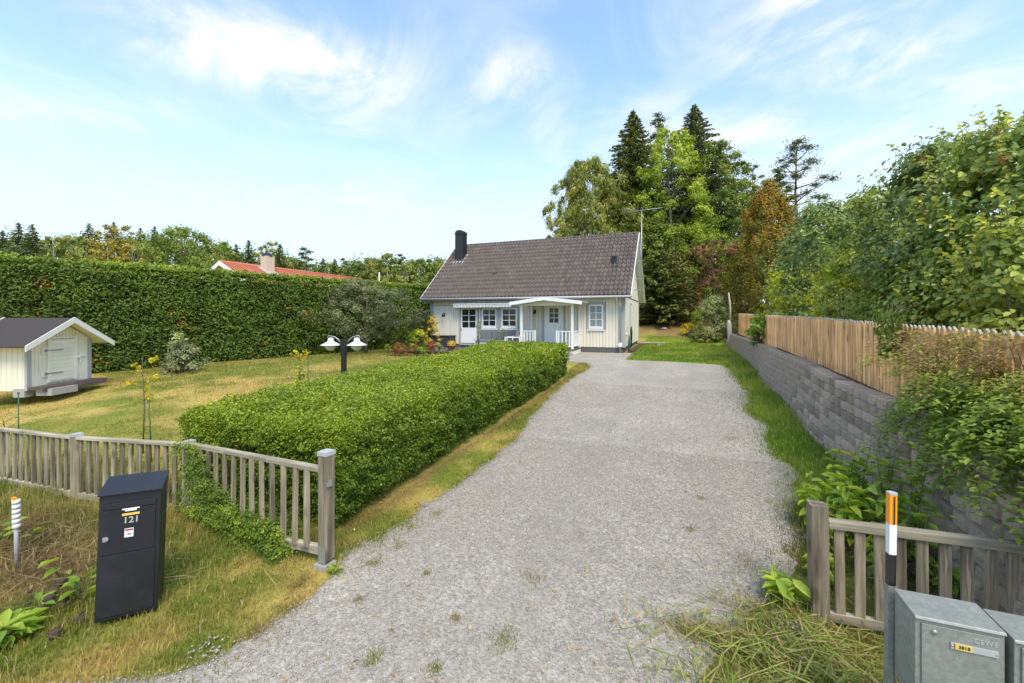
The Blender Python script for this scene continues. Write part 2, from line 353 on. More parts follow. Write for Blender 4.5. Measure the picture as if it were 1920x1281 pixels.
# striped awning
def stripes():
    m, nt, p, out = base_mat('striped_fabric'); tc = nd(nt, 'ShaderNodeTexCoord'); s = nd(nt, 'ShaderNodeSeparateXYZ'); lk(nt, tc.outputs['Object'], s.inputs[0])
    a = nd(nt, 'ShaderNodeMath', operation='MULTIPLY'); a.inputs[1].default_value = 14; lk(nt, s.outputs[0], a.inputs[0])
    f = nd(nt, 'ShaderNodeMath', operation='FRACT'); lk(nt, a.outputs[0], f.inputs[0])
    g = nd(nt, 'ShaderNodeMath', operation='GREATER_THAN'); g.inputs[1].default_value = .72; lk(nt, f.outputs[0], g.inputs[0])
    lk(nt, mixc(nt, g.outputs[0], (.72, .72, .70), (.30, .30, .30)), p.inputs['Base Color']); p.inputs['Roughness'].default_value = .85
    return m
M['awning'] = stripes()
# ground (colour comes from patches of different growth) and gravel
def groundmat():
    m, nt, p, out = base_mat('turf_and_soil'); a = nd(nt, 'ShaderNodeAttribute', attribute_name='Col')
    tc = nd(nt, 'ShaderNodeTexCoord')
    n = nd(nt, 'ShaderNodeTexNoise', inp={'Scale': 16, 'Detail': 9, 'Roughness': .75}); lk(nt, tc.outputs['Object'], n.inputs['Vector'])
    n2 = nd(nt, 'ShaderNodeTexNoise', inp={'Scale': 2.2, 'Detail': 8, 'Roughness': .7, 'Distortion': .5}); lk(nt, tc.outputs['Object'], n2.inputs['Vector'])
    mr = nd(nt, 'ShaderNodeMapRange'); lk(nt, n.outputs['Fac'], mr.inputs[0]); mr.inputs[1].default_value = .3; mr.inputs[2].default_value = .7; mr.inputs[3].default_value = .55; mr.inputs[4].default_value = 1.35
    h = nd(nt, 'ShaderNodeHueSaturation'); lk(nt, a.outputs['Color'], h.inputs['Color']); lk(nt, mr.outputs[0], h.inputs['Value'])
    mr2 = nd(nt, 'ShaderNodeMapRange'); lk(nt, n2.outputs['Fac'], mr2.inputs[0]); mr2.inputs[1].default_value = .35; mr2.inputs[2].default_value = .65; mr2.inputs[3].default_value = .475; mr2.inputs[4].default_value = .525
    lk(nt, mr2.outputs[0], h.inputs['Hue'])
    lk(nt, h.outputs[0], p.inputs['Base Color']); p.inputs['Roughness'].default_value = 1; p.inputs['Specular IOR Level'].default_value = .1
    b = nd(nt, 'ShaderNodeBump', inp={'Strength': 1, 'Distance': .03}); lk(nt, n.outputs['Fac'], b.inputs['Height']); lk(nt, b.outputs[0], p.inputs['Normal'])
    return m
M['ground'] = groundmat()
GR = [(0, (.22, .198, .165)), (.25, (.33, .30, .25)), (.5, (.395, .362, .302)), (.7, (.43, .372, .30)), (.86, (.465, .43, .365)), (1, (.58, .55, .47))]
def gravelmat():
    m, nt, p, out = base_mat('gravel_bed'); tc = nd(nt, 'ShaderNodeTexCoord')
    v1 = nd(nt, 'ShaderNodeTexVoronoi', inp={'Scale': 75}); lk(nt, tc.outputs['Object'], v1.inputs['Vector'])
    bw = nd(nt, 'ShaderNodeSeparateColor'); lk(nt, v1.outputs['Color'], bw.inputs[0])
    c = ramp(nt, bw.outputs[0], GR)
    v2 = nd(nt, 'ShaderNodeTexVoronoi', inp={'Scale': 28}); lk(nt, tc.outputs['Object'], v2.inputs['Vector'])
    b2 = nd(nt, 'ShaderNodeSeparateColor'); lk(nt, v2.outputs['Color'], b2.inputs[0]); c2 = ramp(nt, b2.outputs[1], GR)
    c = mixc(nt, .35, c, c2)
    n = nd(nt, 'ShaderNodeTexNoise', inp={'Scale': 1.1, 'Detail': 7, 'Roughness': .65}); lk(nt, tc.outputs['Object'], n.inputs['Vector'])
    mr = nd(nt, 'ShaderNodeMapRange'); lk(nt, n.outputs['Fac'], mr.inputs[0]); mr.inputs[1].default_value = .3; mr.inputs[2].default_value = .7; mr.inputs[3].default_value = .84; mr.inputs[4].default_value = 1.1
    h = nd(nt, 'ShaderNodeHueSaturation'); lk(nt, c, h.inputs['Color']); lk(nt, mr.outputs[0], h.inputs['Value'])
    n3 = nd(nt, 'ShaderNodeTexNoise', inp={'Scale': 3, 'Detail': 8, 'Roughness': .8}); lk(nt, tc.outputs['Object'], n3.inputs['Vector'])
    m3 = nd(nt, 'ShaderNodeMapRange'); lk(nt, n3.outputs['Fac'], m3.inputs[0]); m3.inputs[1].default_value = .62; m3.inputs[2].default_value = .75; m3.inputs[4].default_value = .25
    cc = mixc(nt, m3.outputs[0], h.outputs[0], (.2, .16, .13))
    sp = nd(nt, 'ShaderNodeSeparateXYZ'); lk(nt, tc.outputs['Object'], sp.inputs[0])
    wv = nd(nt, 'ShaderNodeTexNoise', inp={'Scale': .5, 'Detail': 3}); lk(nt, tc.outputs['Object'], wv.inputs['Vector'])
    ad = nd(nt, 'ShaderNodeMath', operation='MULTIPLY_ADD'); lk(nt, wv.outputs['Fac'], ad.inputs[0]); ad.inputs[1].default_value = 1.2; lk(nt, sp.outputs[0], ad.inputs[2])
    for cxx in (-1.25, .35):
        sb = nd(nt, 'ShaderNodeMath', operation='SUBTRACT'); lk(nt, ad.outputs[0], sb.inputs[0]); sb.inputs[1].default_value = cxx+.6
        ab = nd(nt, 'ShaderNodeMath', operation='ABSOLUTE'); lk(nt, sb.outputs[0], ab.inputs[0])
        mm = nd(nt, 'ShaderNodeMapRange', interpolation_type='SMOOTHSTEP'); lk(nt, ab.outputs[0], mm.inputs[0]); mm.inputs[1].default_value = .08; mm.inputs[2].default_value = .42; mm.inputs[3].default_value = .22; mm.inputs[4].default_value = 0
        cc = mixc(nt, mm.outputs[0], cc, (.27, .24, .205))
    lk(nt, cc, p.inputs['Base Color']); p.inputs['Roughness'].default_value = .95; p.inputs['Specular IOR Level'].default_value = .25
    b = nd(nt, 'ShaderNodeBump', inp={'Strength': .8, 'Distance': .008}); b.invert = True; lk(nt, v1.outputs['Distance'], b.inputs['Height']); lk(nt, b.outputs[0], p.inputs['Normal'])
    return m
M['gravel'] = gravelmat()
def stonemat():
    m, nt, p, out = base_mat('gravel_stones'); a = nd(nt, 'ShaderNodeAttribute', attribute_name='tint')
    lk(nt, ramp(nt, a.outputs['Fac'], GR), p.inputs['Base Color']); p.inputs['Roughness'].default_value = .85; return m
M['stone'] = stonemat()
def grassmat():
    m, nt, p, out = base_mat('grass_blades'); a = nd(nt, 'ShaderNodeAttribute', attribute_name='Col')
    lk(nt, a.outputs['Color'], p.inputs['Base Color']); p.inputs['Roughness'].default_value = .7; p.inputs['Specular IOR Level'].default_value = .2
    tr = nd(nt, 'ShaderNodeBsdfTranslucent'); lk(nt, a.outputs['Color'], tr.inputs[0]); ms = nd(nt, 'ShaderNodeMixShader'); ms.inputs[0].default_value = .4
    lk(nt, p.outputs[0], ms.inputs[1]); lk(nt, tr.outputs[0], ms.inputs[2]); lk(nt, ms.outputs[0], out.inputs[0]); return m
M['grass'] = grassmat()
L = {}
L['box'] = leafmat('boxwood_leaves', [(0, (.025, .055, .008)), (.35, (.062, .115, .012)), (.75, (.165, .23, .018)), (.94, (.27, .31, .05)), (1, (.33, .19, .05))], .3, .4)
L['thuja'] = leafmat('thuja_sprays', [(0, (.028, .055, .010)), (.5, (.065, .115, .018)), (.85, (.13, .20, .03)), (.97, (.20, .26, .04)), (1, (.34, .13, .03))], .25, .6)
L['birch'] = leafmat('birch_leaves', [(0, (.07, .10, .025)), (.6, (.16, .20, .055)), (1, (.32, .29, .08))], .35)
L['spruce'] = leafmat('spruce_needles', [(0, (.035, .055, .018)), (.6, (.09, .12, .035)), (1, (.17, .19, .06))], .12, .7)
L['spruceb'] = leafmat('blue_spruce_needles', [(0, (.04, .06, .03)), (.6, (.09, .125, .06)), (1, (.16, .19, .09))], .12, .7)
L['aspen'] = leafmat('aspen_leaves', [(0, (.08, .13, .02)), (.5, (.17, .25, .035)), (1, (.34, .40, .07))], .4)
L['green'] = leafmat('mixed_leaves', [(0, (.045, .08, .018)), (.6, (.11, .165, .03)), (1, (.22, .27, .05))], .35)
L['yellow'] = leafmat('yellowing_leaves', [(0, (.15, .165, .03)), (.5, (.29, .275, .06)), (1, (.46, .40, .10))], .4, gain=1.25)
L['pine'] = leafmat('pine_needles', [(0, (.03, .05, .02)), (.6, (.07, .10, .035)), (1, (.13, .16, .06))], .15, .7)
L['rust'] = leafmat('rusty_cypress', [(0, (.045, .052, .01)), (.4, (.105, .11, .015)), (.7, (.165, .128, .02)), (1, (.235, .14, .025))], .3, .7)
L['red'] = leafmat('dark_red_leaves', [(0, (.045, .038, .02)), (.5, (.115, .066, .04)), (.8, (.18, .105, .055)), (1, (.25, .20, .08))], .35)
L['lilac'] = leafmat('lilac_leaves', [(0, (.045, .085, .022)), (.45, (.11, .17, .042)), (.8, (.24, .30, .07)), (1, (.36, .38, .08))], .32, .38, .45)
L['lilacb'] = leafmat('lilac_leaves_bluish', [(0, (.045, .085, .03)), (.5, (.10, .16, .055)), (.9, (.22, .28, .11)), (1, (.30, .33, .12))], .3, .35, .5)
L['lime'] = leafmat('yellow_green_leaves', [(0, (.10, .15, .015)), (.5, (.22, .28, .025)), (1, (.42, .42, .05))], .4)
L['spirea'] = leafmat('spirea_leaves', [(0, (.045, .085, .015)), (.4, (.10, .17, .025)), (.62, (.18, .24, .05)), (.8, (.135, .11, .045)), (1, (.16, .095, .055))], .33)
L['varieg'] = leafmat('variegated_leaves', [(0, (.08, .12, .05)), (.5, (.22, .28, .12)), (1, (.55, .58, .36))], .3)
L['gold'] = leafmat('golden_leaves', [(0, (.30, .28, .02)), (.5, (.55, .48, .03)), (1, (.72, .62, .05))], .35, gain=1.25)
L['apple'] = leafmat('apple_leaves', [(0, (.035, .052, .026)), (.5, (.07, .095, .048)), (1, (.15, .18, .09))], .3)
L['weed'] = leafmat('weed_leaves', [(0, (.055, .11, .018)), (.5, (.12, .21, .03)), (1, (.25, .33, .06))], .4)
L['grey'] = leafmat('grey_green_leaves', [(0, (.07, .10, .06)), (.5, (.13, .17, .10)), (1, (.26, .27, .13))], .3)
L['autumn'] = leafmat('sedum_red', [(0, (.11, .06, .025)), (.5, (.21, .11, .04)), (1, (.26, .20, .06))], .3, gain=1.25)
L['redflower'] = leafmat('red_flowers', [(0, (.12, .10, .03)), (.5, (.22, .07, .04)), (1, (.42, .10, .06))], .3, gain=1.25)
L['straw'] = leafmat('straw', [(0, (.22, .15, .07)), (.5, (.42, .31, .15)), (1, (.60, .48, .26))], .3, gain=1.25)
L['seed'] = leafmat('brown_seed_heads', [(0, (.16, .09, .03)), (1, (.36, .20, .07))], .3, gain=1.25)

# ------------------------------------------------------------------ foliage builders
def unit(a): return a/np.maximum(np.linalg.norm(a, axis=1, keepdims=True), 1e-9)
def rv(n): return unit(rng.normal(size=(n, 3)))
def leaf_arrays(P, N, T, ln, wd, shape='quad', fold=.15, droop=0.0):
    """P centres, N normals, T growth directions."""
    n = len(P); N = unit(N); B = unit(np.cross(N, T)); T = unit(np.cross(B, N))
    ln = np.broadcast_to(ln, (n,))[:, None]; wd = np.broadcast_to(wd, (n,))[:, None]
    if shape == 'tri':
        V = np.stack([P-B*wd*.5, P+B*wd*.5, P+T*ln], 1); F = np.arange(3*n).reshape(n, 3); k = 3
    elif shape == 'quad':
        V = np.stack([P-T*ln*.5, P+B*wd*.5+N*fold*wd, P+T*ln*.5, P-B*wd*.5+N*fold*wd], 1); F = np.arange(4*n).reshape(n, 4); k = 4
    else:  # hex leaf with a midrib, two quads
        dr = -N*ln*droop
        V = np.stack([P-T*ln*.5, P-T*ln*.22+B*wd*.45+N*fold*wd, P+T*ln*.15+B*wd*.42+N*fold*wd, P+T*ln*.5+dr,
                      P+T*ln*.15-B*wd*.42+N*fold*wd, P-T*ln*.22-B*wd*.45+N*fold*wd], 1)
        b = np.arange(n)[:, None]*6
        F = np.concatenate([b+np.array([[0, 1, 2, 3]]), b+np.array([[0, 3, 4, 5]])], 0); k = 6
    return V.reshape(-1, 3), F, k
def leaves(name, P, N, T, ln, wd, mat, tint, parent=None, shape='quad', fold=.15, droop=.1):
    V, F, k = leaf_arrays(P, N, T, ln, wd, shape, fold, droop)
    me = np_mesh(name, V, F, mat, tint=np.repeat(np.clip(tint, 0, 1), k))
    return link(name, me, parent)
def clump_crown(C, CR, nl, flat=.7):
    """C clump centres (k,3), CR radii (k,), nl leaves per clump -> points, outward directions, clump index"""
    k = len(C); idx = np.repeat(np.arange(k), nl); n = k*nl
    d = rv(n); r = np.minimum(np.abs(rng.normal(size=n))*.48+.12, 1.3)
    off = d*r[:, None]*CR[idx][:, None]; off[:, 2] *= flat
    return C[idx]+off, d, idx
PROF = {'round': lambda f: np.sqrt(np.clip(1-((f-.48)/.54)**2, 0.02, 1)),
        'oval': lambda f: np.sqrt(np.clip(1-((f-.36)/.66)**2, 0.015, 1)),
        'cone': lambda f: np.clip((1-f)**.75*1.05, .03, 1)*np.clip(.72+f*1.6, 0, 1),
        'flame': lambda f: np.clip((1-f)**.55, .03, 1)*np.clip(.55+f*2.0, 0, 1),
        'dome': lambda f: np.sqrt(np.clip(1-(f/1.02)**2.2, .02, 1))}
def tree(name, x, y, h, w, leafm, label, cat='tree', group=None, prof='round', base=.2, n=7000, ls=.16, clumps=70, trunk='bark', tr=None,
         hang=0.0, up=.5, flat=.7, depth=.9, tv=.35, z0=None, lean=(0, 0), shape='quad', asp=.6, cr=None, irregular=.18, trunk_on=True, top_bright=.0):
    z = float(gz(x, y)) if z0 is None else z0; clumps = int(clumps*1.6)
    root = empty(name, (x, y, z-.05), 0, label, cat, group)
    zb = base*h; H = h-zb; th0 = rng.random()*6.28
    f = rng.random(clumps)**.85; a = rng.random(clumps)*6.283
    rad = PROF[prof](f)*w/2*(1+irregular*np.sin(a*3+th0+f*7)+irregular*.7*np.sin(a*5+f*13))
    rr = rad*1.1*(1-depth*.4*rng.random(clumps)**1.6)
    crr = (cr*1.12 if cr else w*.14)*(0.65+.7*rng.random(clumps))*(1-.35*f)
    rr = np.maximum(rr-crr*.35, 0); n = int(n*1.55)
    C = np.stack([rr*np.cos(a)+lean[0]*f*h, rr*np.sin(a)+lean[1]*f*h, zb+f*(H-crr*.4)], 1)
    nl = max(4, n//clumps)
    P, d, idx = clump_crown(C, crr, nl, flat*1.15)
    out = unit(np.stack([C[idx][:, 0], C[idx][:, 1], np.zeros(len(P))], 1)+1e-3)
    N = unit(d*.6+np.array([0, 0, 1])*up+out*.35+rv(len(P))*.45)
    T = unit(rv(len(P))*.8+out*.5+np.array([0, 0, -1.0])*(.2+hang*2))
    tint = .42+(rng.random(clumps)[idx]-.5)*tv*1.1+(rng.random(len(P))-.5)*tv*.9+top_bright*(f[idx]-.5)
    s = ls*(.65+.7*rng.random(len(P)))
    if hang:
        P[:, 2] -= hang*rng.random(len(P))**1.5*.9
    leaves('crown', P, N, T, s*(1+hang), s*asp*(1-.3*min(hang, 1)), leafm, tint, root, shape)
    if trunk_on:
        tr = tr or h*.008+.03; b = MB()
        pts = [(lean[0]*q*h+math.sin(q*5+th0)*.02*h*q, lean[1]*q*h+math.cos(q*4+th0)*.012*h*q, q*h) for q in (0, .12, .25, .4, .55, .7, .85, .96)]
        b.tube(pts, [tr*(1.25-q)*(1.3 if q == 0 else 1) for q in (0, .12, .25, .4, .55, .7, .85, .98)], 8)
        for i in range(0, clumps, max(1, clumps//22)):
            c = C[i]; q = max(base*.7, (c[2]/h)-.18); st = (lean[0]*q*h, lean[1]*q*h, q*h)
            mid = ((st[0]+c[0])/2, (st[1]+c[1])/2, st[2]*.45+c[2]*.55)
            b.tube([st, mid, tuple(c)], [tr*.38*(1.1-q), tr*.2, tr*.05], 5, False)
        b.build('trunk', M[trunk], root)
    return root
def spruce(name, x, y, h, w, leafm, label, group=None, dens=1.0, base=.04, z0=None, size=.42, cat='tree', ragged=.25, droop=.22, power=.85):
    z = float(gz(x, y)) if z0 is None else z0
    root = empty(name, (x, y, z-.05), 0, label, cat, group)
    nb = int(190*dens*math.sqrt(h/12)); f = (np.arange(nb)+.5)/nb; f = base+(1-base)*f**.9; az = np.arange(nb)*2.4+rng.random(nb)*.7
    Lb = (w/2)*np.minimum(1, (1-f)*2.3)**power*(1-ragged*rng.random(nb))+.12
    Ps = []; Ts = []; Bs = []; Sz = []; Ti = []
    for i in range(nb):
        m = max(6, int(Lb[i]/size*15)); s = rng.random(m)**.8
        d = np.array([math.cos(az[i]), math.sin(az[i]), 0.])
        p = d[None]*(s*Lb[i])[:, None]; p[:, 2] += f[i]*h-droop*Lb[i]*(s**1.3)+.12*Lb[i]*s**3+.04*rng.normal(size=m)
        side = np.array([-d[1], d[0], 0.])[None]*((rng.random(m)-.5)*Lb[i]*.38*(1-s*.7))[:, None]; p = p+side
        Ps.append(p); Ts.append(d[None]*.9+side/np.maximum(Lb[i], .2)*2.2+np.array([0, 0, -.35])+rng.normal(size=(m, 3))*.25)
        Sz.append(size*(.55+.6*rng.random(m))*(1-.35*f[i])); Ti.append(.42+(rng.random()-.5)*.35+(rng.random(m)-.5)*.3+.12*s)
    P = np.concatenate(Ps); T = np.concatenate(Ts); S = np.concatenate(Sz)
    N = unit(np.array([0, 0, 1.])+rng.normal(size=P.shape)*.45)
    leaves('crown', P, N, T, S, S*.42, leafm, np.concatenate(Ti), root)
    b = MB(); tr = h*.012+.03; b.tube([(0, 0, 0), (0, 0, h*.5), (0, 0, h*.99)], [tr, tr*.6, .012], 7); 
    for i in range(0, nb, 4):
        b.tube([(0, 0, f[i]*h), (math.cos(az[i])*Lb[i]*.85, math.sin(az[i])*Lb[i]*.85, f[i]*h-droop*Lb[i]*.7)], [tr*.22*(1.1-f[i]), .008], 4, False)
    b.build('trunk', M['bark'], root)
    return root
def pine(name, x, y, h, w, label, base=.55, pads=26, n=240, z0=None, group=None, asym=0.0, leafm=None, size=.3):
    z = float(gz(x, y)) if z0 is None else z0
    root = empty(name, (x, y, z-.05), 0, label, 'tree', group); b = MB(); tr = h*.012+.03
    b.tube([(0, 0, 0), (.1, 0, h*.4), (-.1, .05, h*.7), (.0, 0, h*.97)], [tr, tr*.7, tr*.42, .02], 7)
    C = []; CR = []
    for i in range(pads):
        f = base+(1-base)*((i+.5)/pads); a = i*2.4+rng.random(); r = (w/2)*(1-((f-base)/(1-base))**2.2*.85)*(.35+.65*rng.random())
        c = (r*math.cos(a)+asym*r, r*math.sin(a), f*h+.1*r); C.append(c); CR.append((.1+.06*rng.random())*w+.1)
        st = (0, 0, f*h-.12*h*(r/w)); b.tube([st, (c[0]*.5, c[1]*.5, st[2]*.5+c[2]*.5-.1), c], [tr*.3, tr*.18, .015], 5, False)
    P, d, idx = clump_crown(np.array(C), np.array(CR), n, .42)
    T = unit(rv(len(P))+np.array([0, 0, .6])); N = unit(rv(len(P))+np.array([0, 0, .8]))
    leaves('crown', P, N, T, size*(.6+.6*rng.random(len(P))), size*.28, leafm or L['pine'], .45+(rng.random(pads)[idx]-.5)*.3+(rng.random(len(P))-.5)*.35, root)
    b.build('trunk', M['bark_pine'], root)
    return root
def shrub(name, x, y, w, d, h, leafm, label, n=4000, ls=.05, z0=None, cat='shrub', group=None, stems=14, shape='quad', asp=.6, clumps=60, prof='dome', base=.05,
          rz=0, tv=.4, up=.45, cr=None, flat=.8, tint_top=0.0, extra=None, arch=0.0, tb=.42, lean=(0, 0), shoots=0):
    """bush of many stems with an uneven leafy crown; w along local x, d along local y"""
    z = float(gz(x, y)) if z0 is None else z0
    root = empty(name, (x, y, z-.02), rz, label, cat, group)
    f = rng.random(clumps)**.75; a = rng.random(clumps)*6.283; ph = rng.random()*6
    rad = PROF[prof](f)*(1+.14*np.sin(3*a+ph+f*5)+.09*np.sin(7*a+f*9)); rr = rad*(1-.42*rng.random(clumps)**1.4)
    cR = (cr or min(w, d)*.15)*(.6+.8*rng.random(clumps))
    C = np.stack([rr*np.cos(a)*np.maximum(w/2-cR*.6, .02)+lean[0]*f*h, rr*np.sin(a)*np.maximum(d/2-cR*.6, .02)+lean[1]*f*h, base*h+f*(h*(1-base))-cR*.35*f], 1)
    nl = max(3, n//clumps); P, dd, idx = clump_crown(C, cR, nl, flat)
    out = unit(np.stack([C[idx][:, 0], C[idx][:, 1], np.full(len(P), .001)], 1))
    N = unit(dd*.5+np.array([0, 0, 1])*up+out*.35+rv(len(P))*.45); T = unit(rv(len(P))*.8+out*.7+np.array([0, 0, -.25]))
    s = ls*(.6+.75*rng.random(len(P)))
    tint = tb+(rng.random(clumps)[idx]-.5)*tv+(rng.random(len(P))-.5)*tv+tint_top*(f[idx]-.5)
    leaves('foliage', P, N, T, s, s*asp, leafm, tint, root, shape)
    if stems:
        b = MB()
        for i in range(stems):
            c = C[(i*7) % clumps]; q = rng.normal(size=2)*.05
            b.tube([(q[0]*w, q[1]*d, 0), (c[0]*.45, c[1]*.45, c[2]*.55), tuple(c)], [.008+.006*h, .006+.003*h, .004], 5, False)
        b.build('stems', M['bark'], root)
    if shoots:
        b = MB(); P = []; T2 = []; tn = []
        for i in range(shoots):
            ff = .55+.45*rng.random(); aa = rng.random()*6.283; rr_ = PROF[prof](np.array([ff]))[0]*.85; l = (.12+.26*rng.random())*(1+h*.06)
            p0 = np.array([rr_*math.cos(aa)*w/2, rr_*math.sin(aa)*d/2, base*h+ff*h*(1-base)-.15]); dr_ = np.array([math.cos(aa)*.45, math.sin(aa)*.45, 1.])+rng.normal(size=3)*.2
            b.tube([tuple(p0), tuple(p0+dr_*l*.5), tuple(p0+dr_*l)], [.006, .004, .002], 4, False); tt = rng.random()
            for k_ in range(int(7+l*14)):
                t_ = .15+.9*rng.random(); q_ = rng.normal(size=3)*.5; q_[2] = q_[2]*.5-.1; P.append(p0+dr_*l*t_+q_*ls*.8); T2.append(q_); tn.append(.35+.35*tt+.3*rng.random())
        P = np.array(P); s2 = ls*(.55+.6*rng.random(len(P))); leaves('shoots', P, rv(len(P))*.6+np.array([0, 0, .9]), np.array(T2), s2, s2*asp, leafm, np.array(tn), root, shape); b.build('shoot_stems', M['bark'], root)['kind'] = 'stuff'; [c_ for c_ in root.children if c_.name.startswith('shoots')][0]['kind'] = 'stuff'
    return root

# ------------------------------------------------------------------ ground, gravel drive
def mixn(a, b, t): return a*(1-t)[:, None]+b*t[:, None]
def growth_colour(x, y):
    n = len(x); c = lambda *q: np.tile(np.array(q, float), (n, 1))
    dry = sst(fbm(x, y, .55, 1)*.6+fbm(x, y, 2.3, 8)*.4, .38, .62)
    lawn = mixn(c(.20, .235, .045), c(.46, .37, .125), dry)
    far = sst(y, 9, 14); lawn = mixn(lawn, mixn(c(.19, .25, .045), c(.36, .33, .09), dry), far)
    verge = mixn(c(.17, .22, .035), c(.40, .335, .10), sst(fbm(x, y, 1.5, 4)*.6+fbm(x, y, 5, 14)*.4, .42, .62))
    right = mixn(c(.12, .235, .02), c(.24, .33, .045), sst(fbm(x, y, 1.2, 9), .3, .7))
    soil = mixn(c(.10, .07, .045), c(.20, .13, .07), fbm(x, y, 3, 3))
    slope = mixn(c(.26, .17, .09), c(.30, .25, .08), sst(fbm(x, y, .8, 12), .4, .6))
    col = lawn.copy()
    m = sst(x, -3.6, -3.3)*(1-sst(x, .0, .3)); col = mixn(col, verge, m)
    m = (1-sst(y, 3.1, 3.6))*(x < 0); col = mixn(col, verge, m)
    m = sst(x, 0, .4)*sst(y, 4.5, 6); col = mixn(col, right, m)
    m = sst(x, -2.3, -1.9)*sst(y, 16, 17); col = mixn(col, right, m)
    m = sst(x, 0, .2)*(1-sst(y, 4.5, 6)); col = mixn(col, mixn(soil, verge, fbm(x, y, 2, 7)), m)
    m = sst(y, 28.5, 30.5)*sst(x, -14, -10); col = mixn(col, slope, m)
    m = sst(y, 34, 40); col = mixn(col, c(.06, .08, .025), m)
    m = sst(x, 2.44, 2.5)*(y > 1.9)*1.0; col = mixn(col, mixn(soil, c(.08, .09, .03), fbm(x, y, 1, 2)), m)
    m = np.exp(-((x+3.32-.1*vn(y, x*0, 2, 3))/.12)**2)*(y > 3.5)*(y < 13.2); col = mixn(col, c(.20, .135, .07), np.clip(m*.75, 0, 1))   # bare earth under the hedge side
    m = np.exp(-((x+5.3)/.75)**2-((y-2.05)/.38)**2)+.8*np.exp(-((x+6.4)/.7)**2-((y-2.3)/.4)**2); col = mixn(col, soil, np.clip(m*.95, 0, 1))
    return col*np.array([1.1, 1.03, .92])
def build_ground():
    xs = np.concatenate([[-400, -250, -160, -100, -70], np.arange(-52, -20, 2), np.arange(-20, 2.3, .2), [2.3, 2.44, 2.5, 2.6, 2.8, 3.1, 3.5, 4, 5, 6, 8, 10, 13, 17, 22, 30, 45, 70, 110, 180, 300]])
    ys = np.concatenate([[-300, -120, -50, -20, -10, -5, -2, -1], np.arange(-.6, 30, .2), np.arange(30, 60, 1.5), [62, 70, 85, 110, 150, 220, 320, 450, 700]])
    X, Y = np.meshgrid(xs, ys, indexing='ij'); x = X.ravel(); y = Y.ravel()
    z = gz(x, y)+(.05*(fbm(x, y, .5, 2)-.5)+.03*(fbm(x, y, 3, 5)-.5))*(1-on_gravel(x, y))*(abs(x) < 60)-.02*on_gravel(x, y)
    i, j = np.meshgrid(np.arange(len(xs)-1), np.arange(len(ys)-1), indexing='ij'); b = (i*len(ys)+j).ravel()
    F = np.stack([b, b+len(ys), b+len(ys)+1, b+1], 1)
    me = np_mesh('ground', np.stack([x, y, z], 1), F, M['ground'], col=growth_colour(x, y), smooth=True)
    tag(link('ground', me), 'gently rising garden ground with patchy dry lawn and verge turf', 'ground', kind='structure')
    # gravel drive: rows across, from the road up to the house
    rows = np.concatenate([np.arange(-6, .3, .4), np.arange(.3, 19.95, .07)]); NC = 46; V = []; F = []
    for y_ in rows:
        if y_ < .35: a, b_ = -30., 12.
        else:
            a = float(xl(y_)) if y_ < 17.2 else -4.5; b_ = float(xr(y_)) if y_ < 16.9 else -1.9
            if y_ < 1.2: b_ = 6.
            if y_ > 15.8: a = min(a, -3.4-(y_-15.8))if y_ < 17 else -4.5
        e = float(edge(np.array(y_)))
        a += e; b_ += e*.8
        for k in range(NC):
            x_ = a+(b_-a)*k/(NC-1); dz = .012 if 0 < k < NC-1 else -.012
            V.append((x_, y_, float(gz(x_, y_))+dz))
    for r in range(len(rows)-1):
        for k in range(NC-1): q = r*NC+k; F.append((q, q+1, q+NC+1, q+NC))
    me = np_mesh('driveway', np.array(V), np.array(F), M['gravel'], smooth=True)
    tag(link('driveway', me), 'wide pale grey gravel driveway running from the road to the white house', 'driveway', kind='structure')
build_ground()

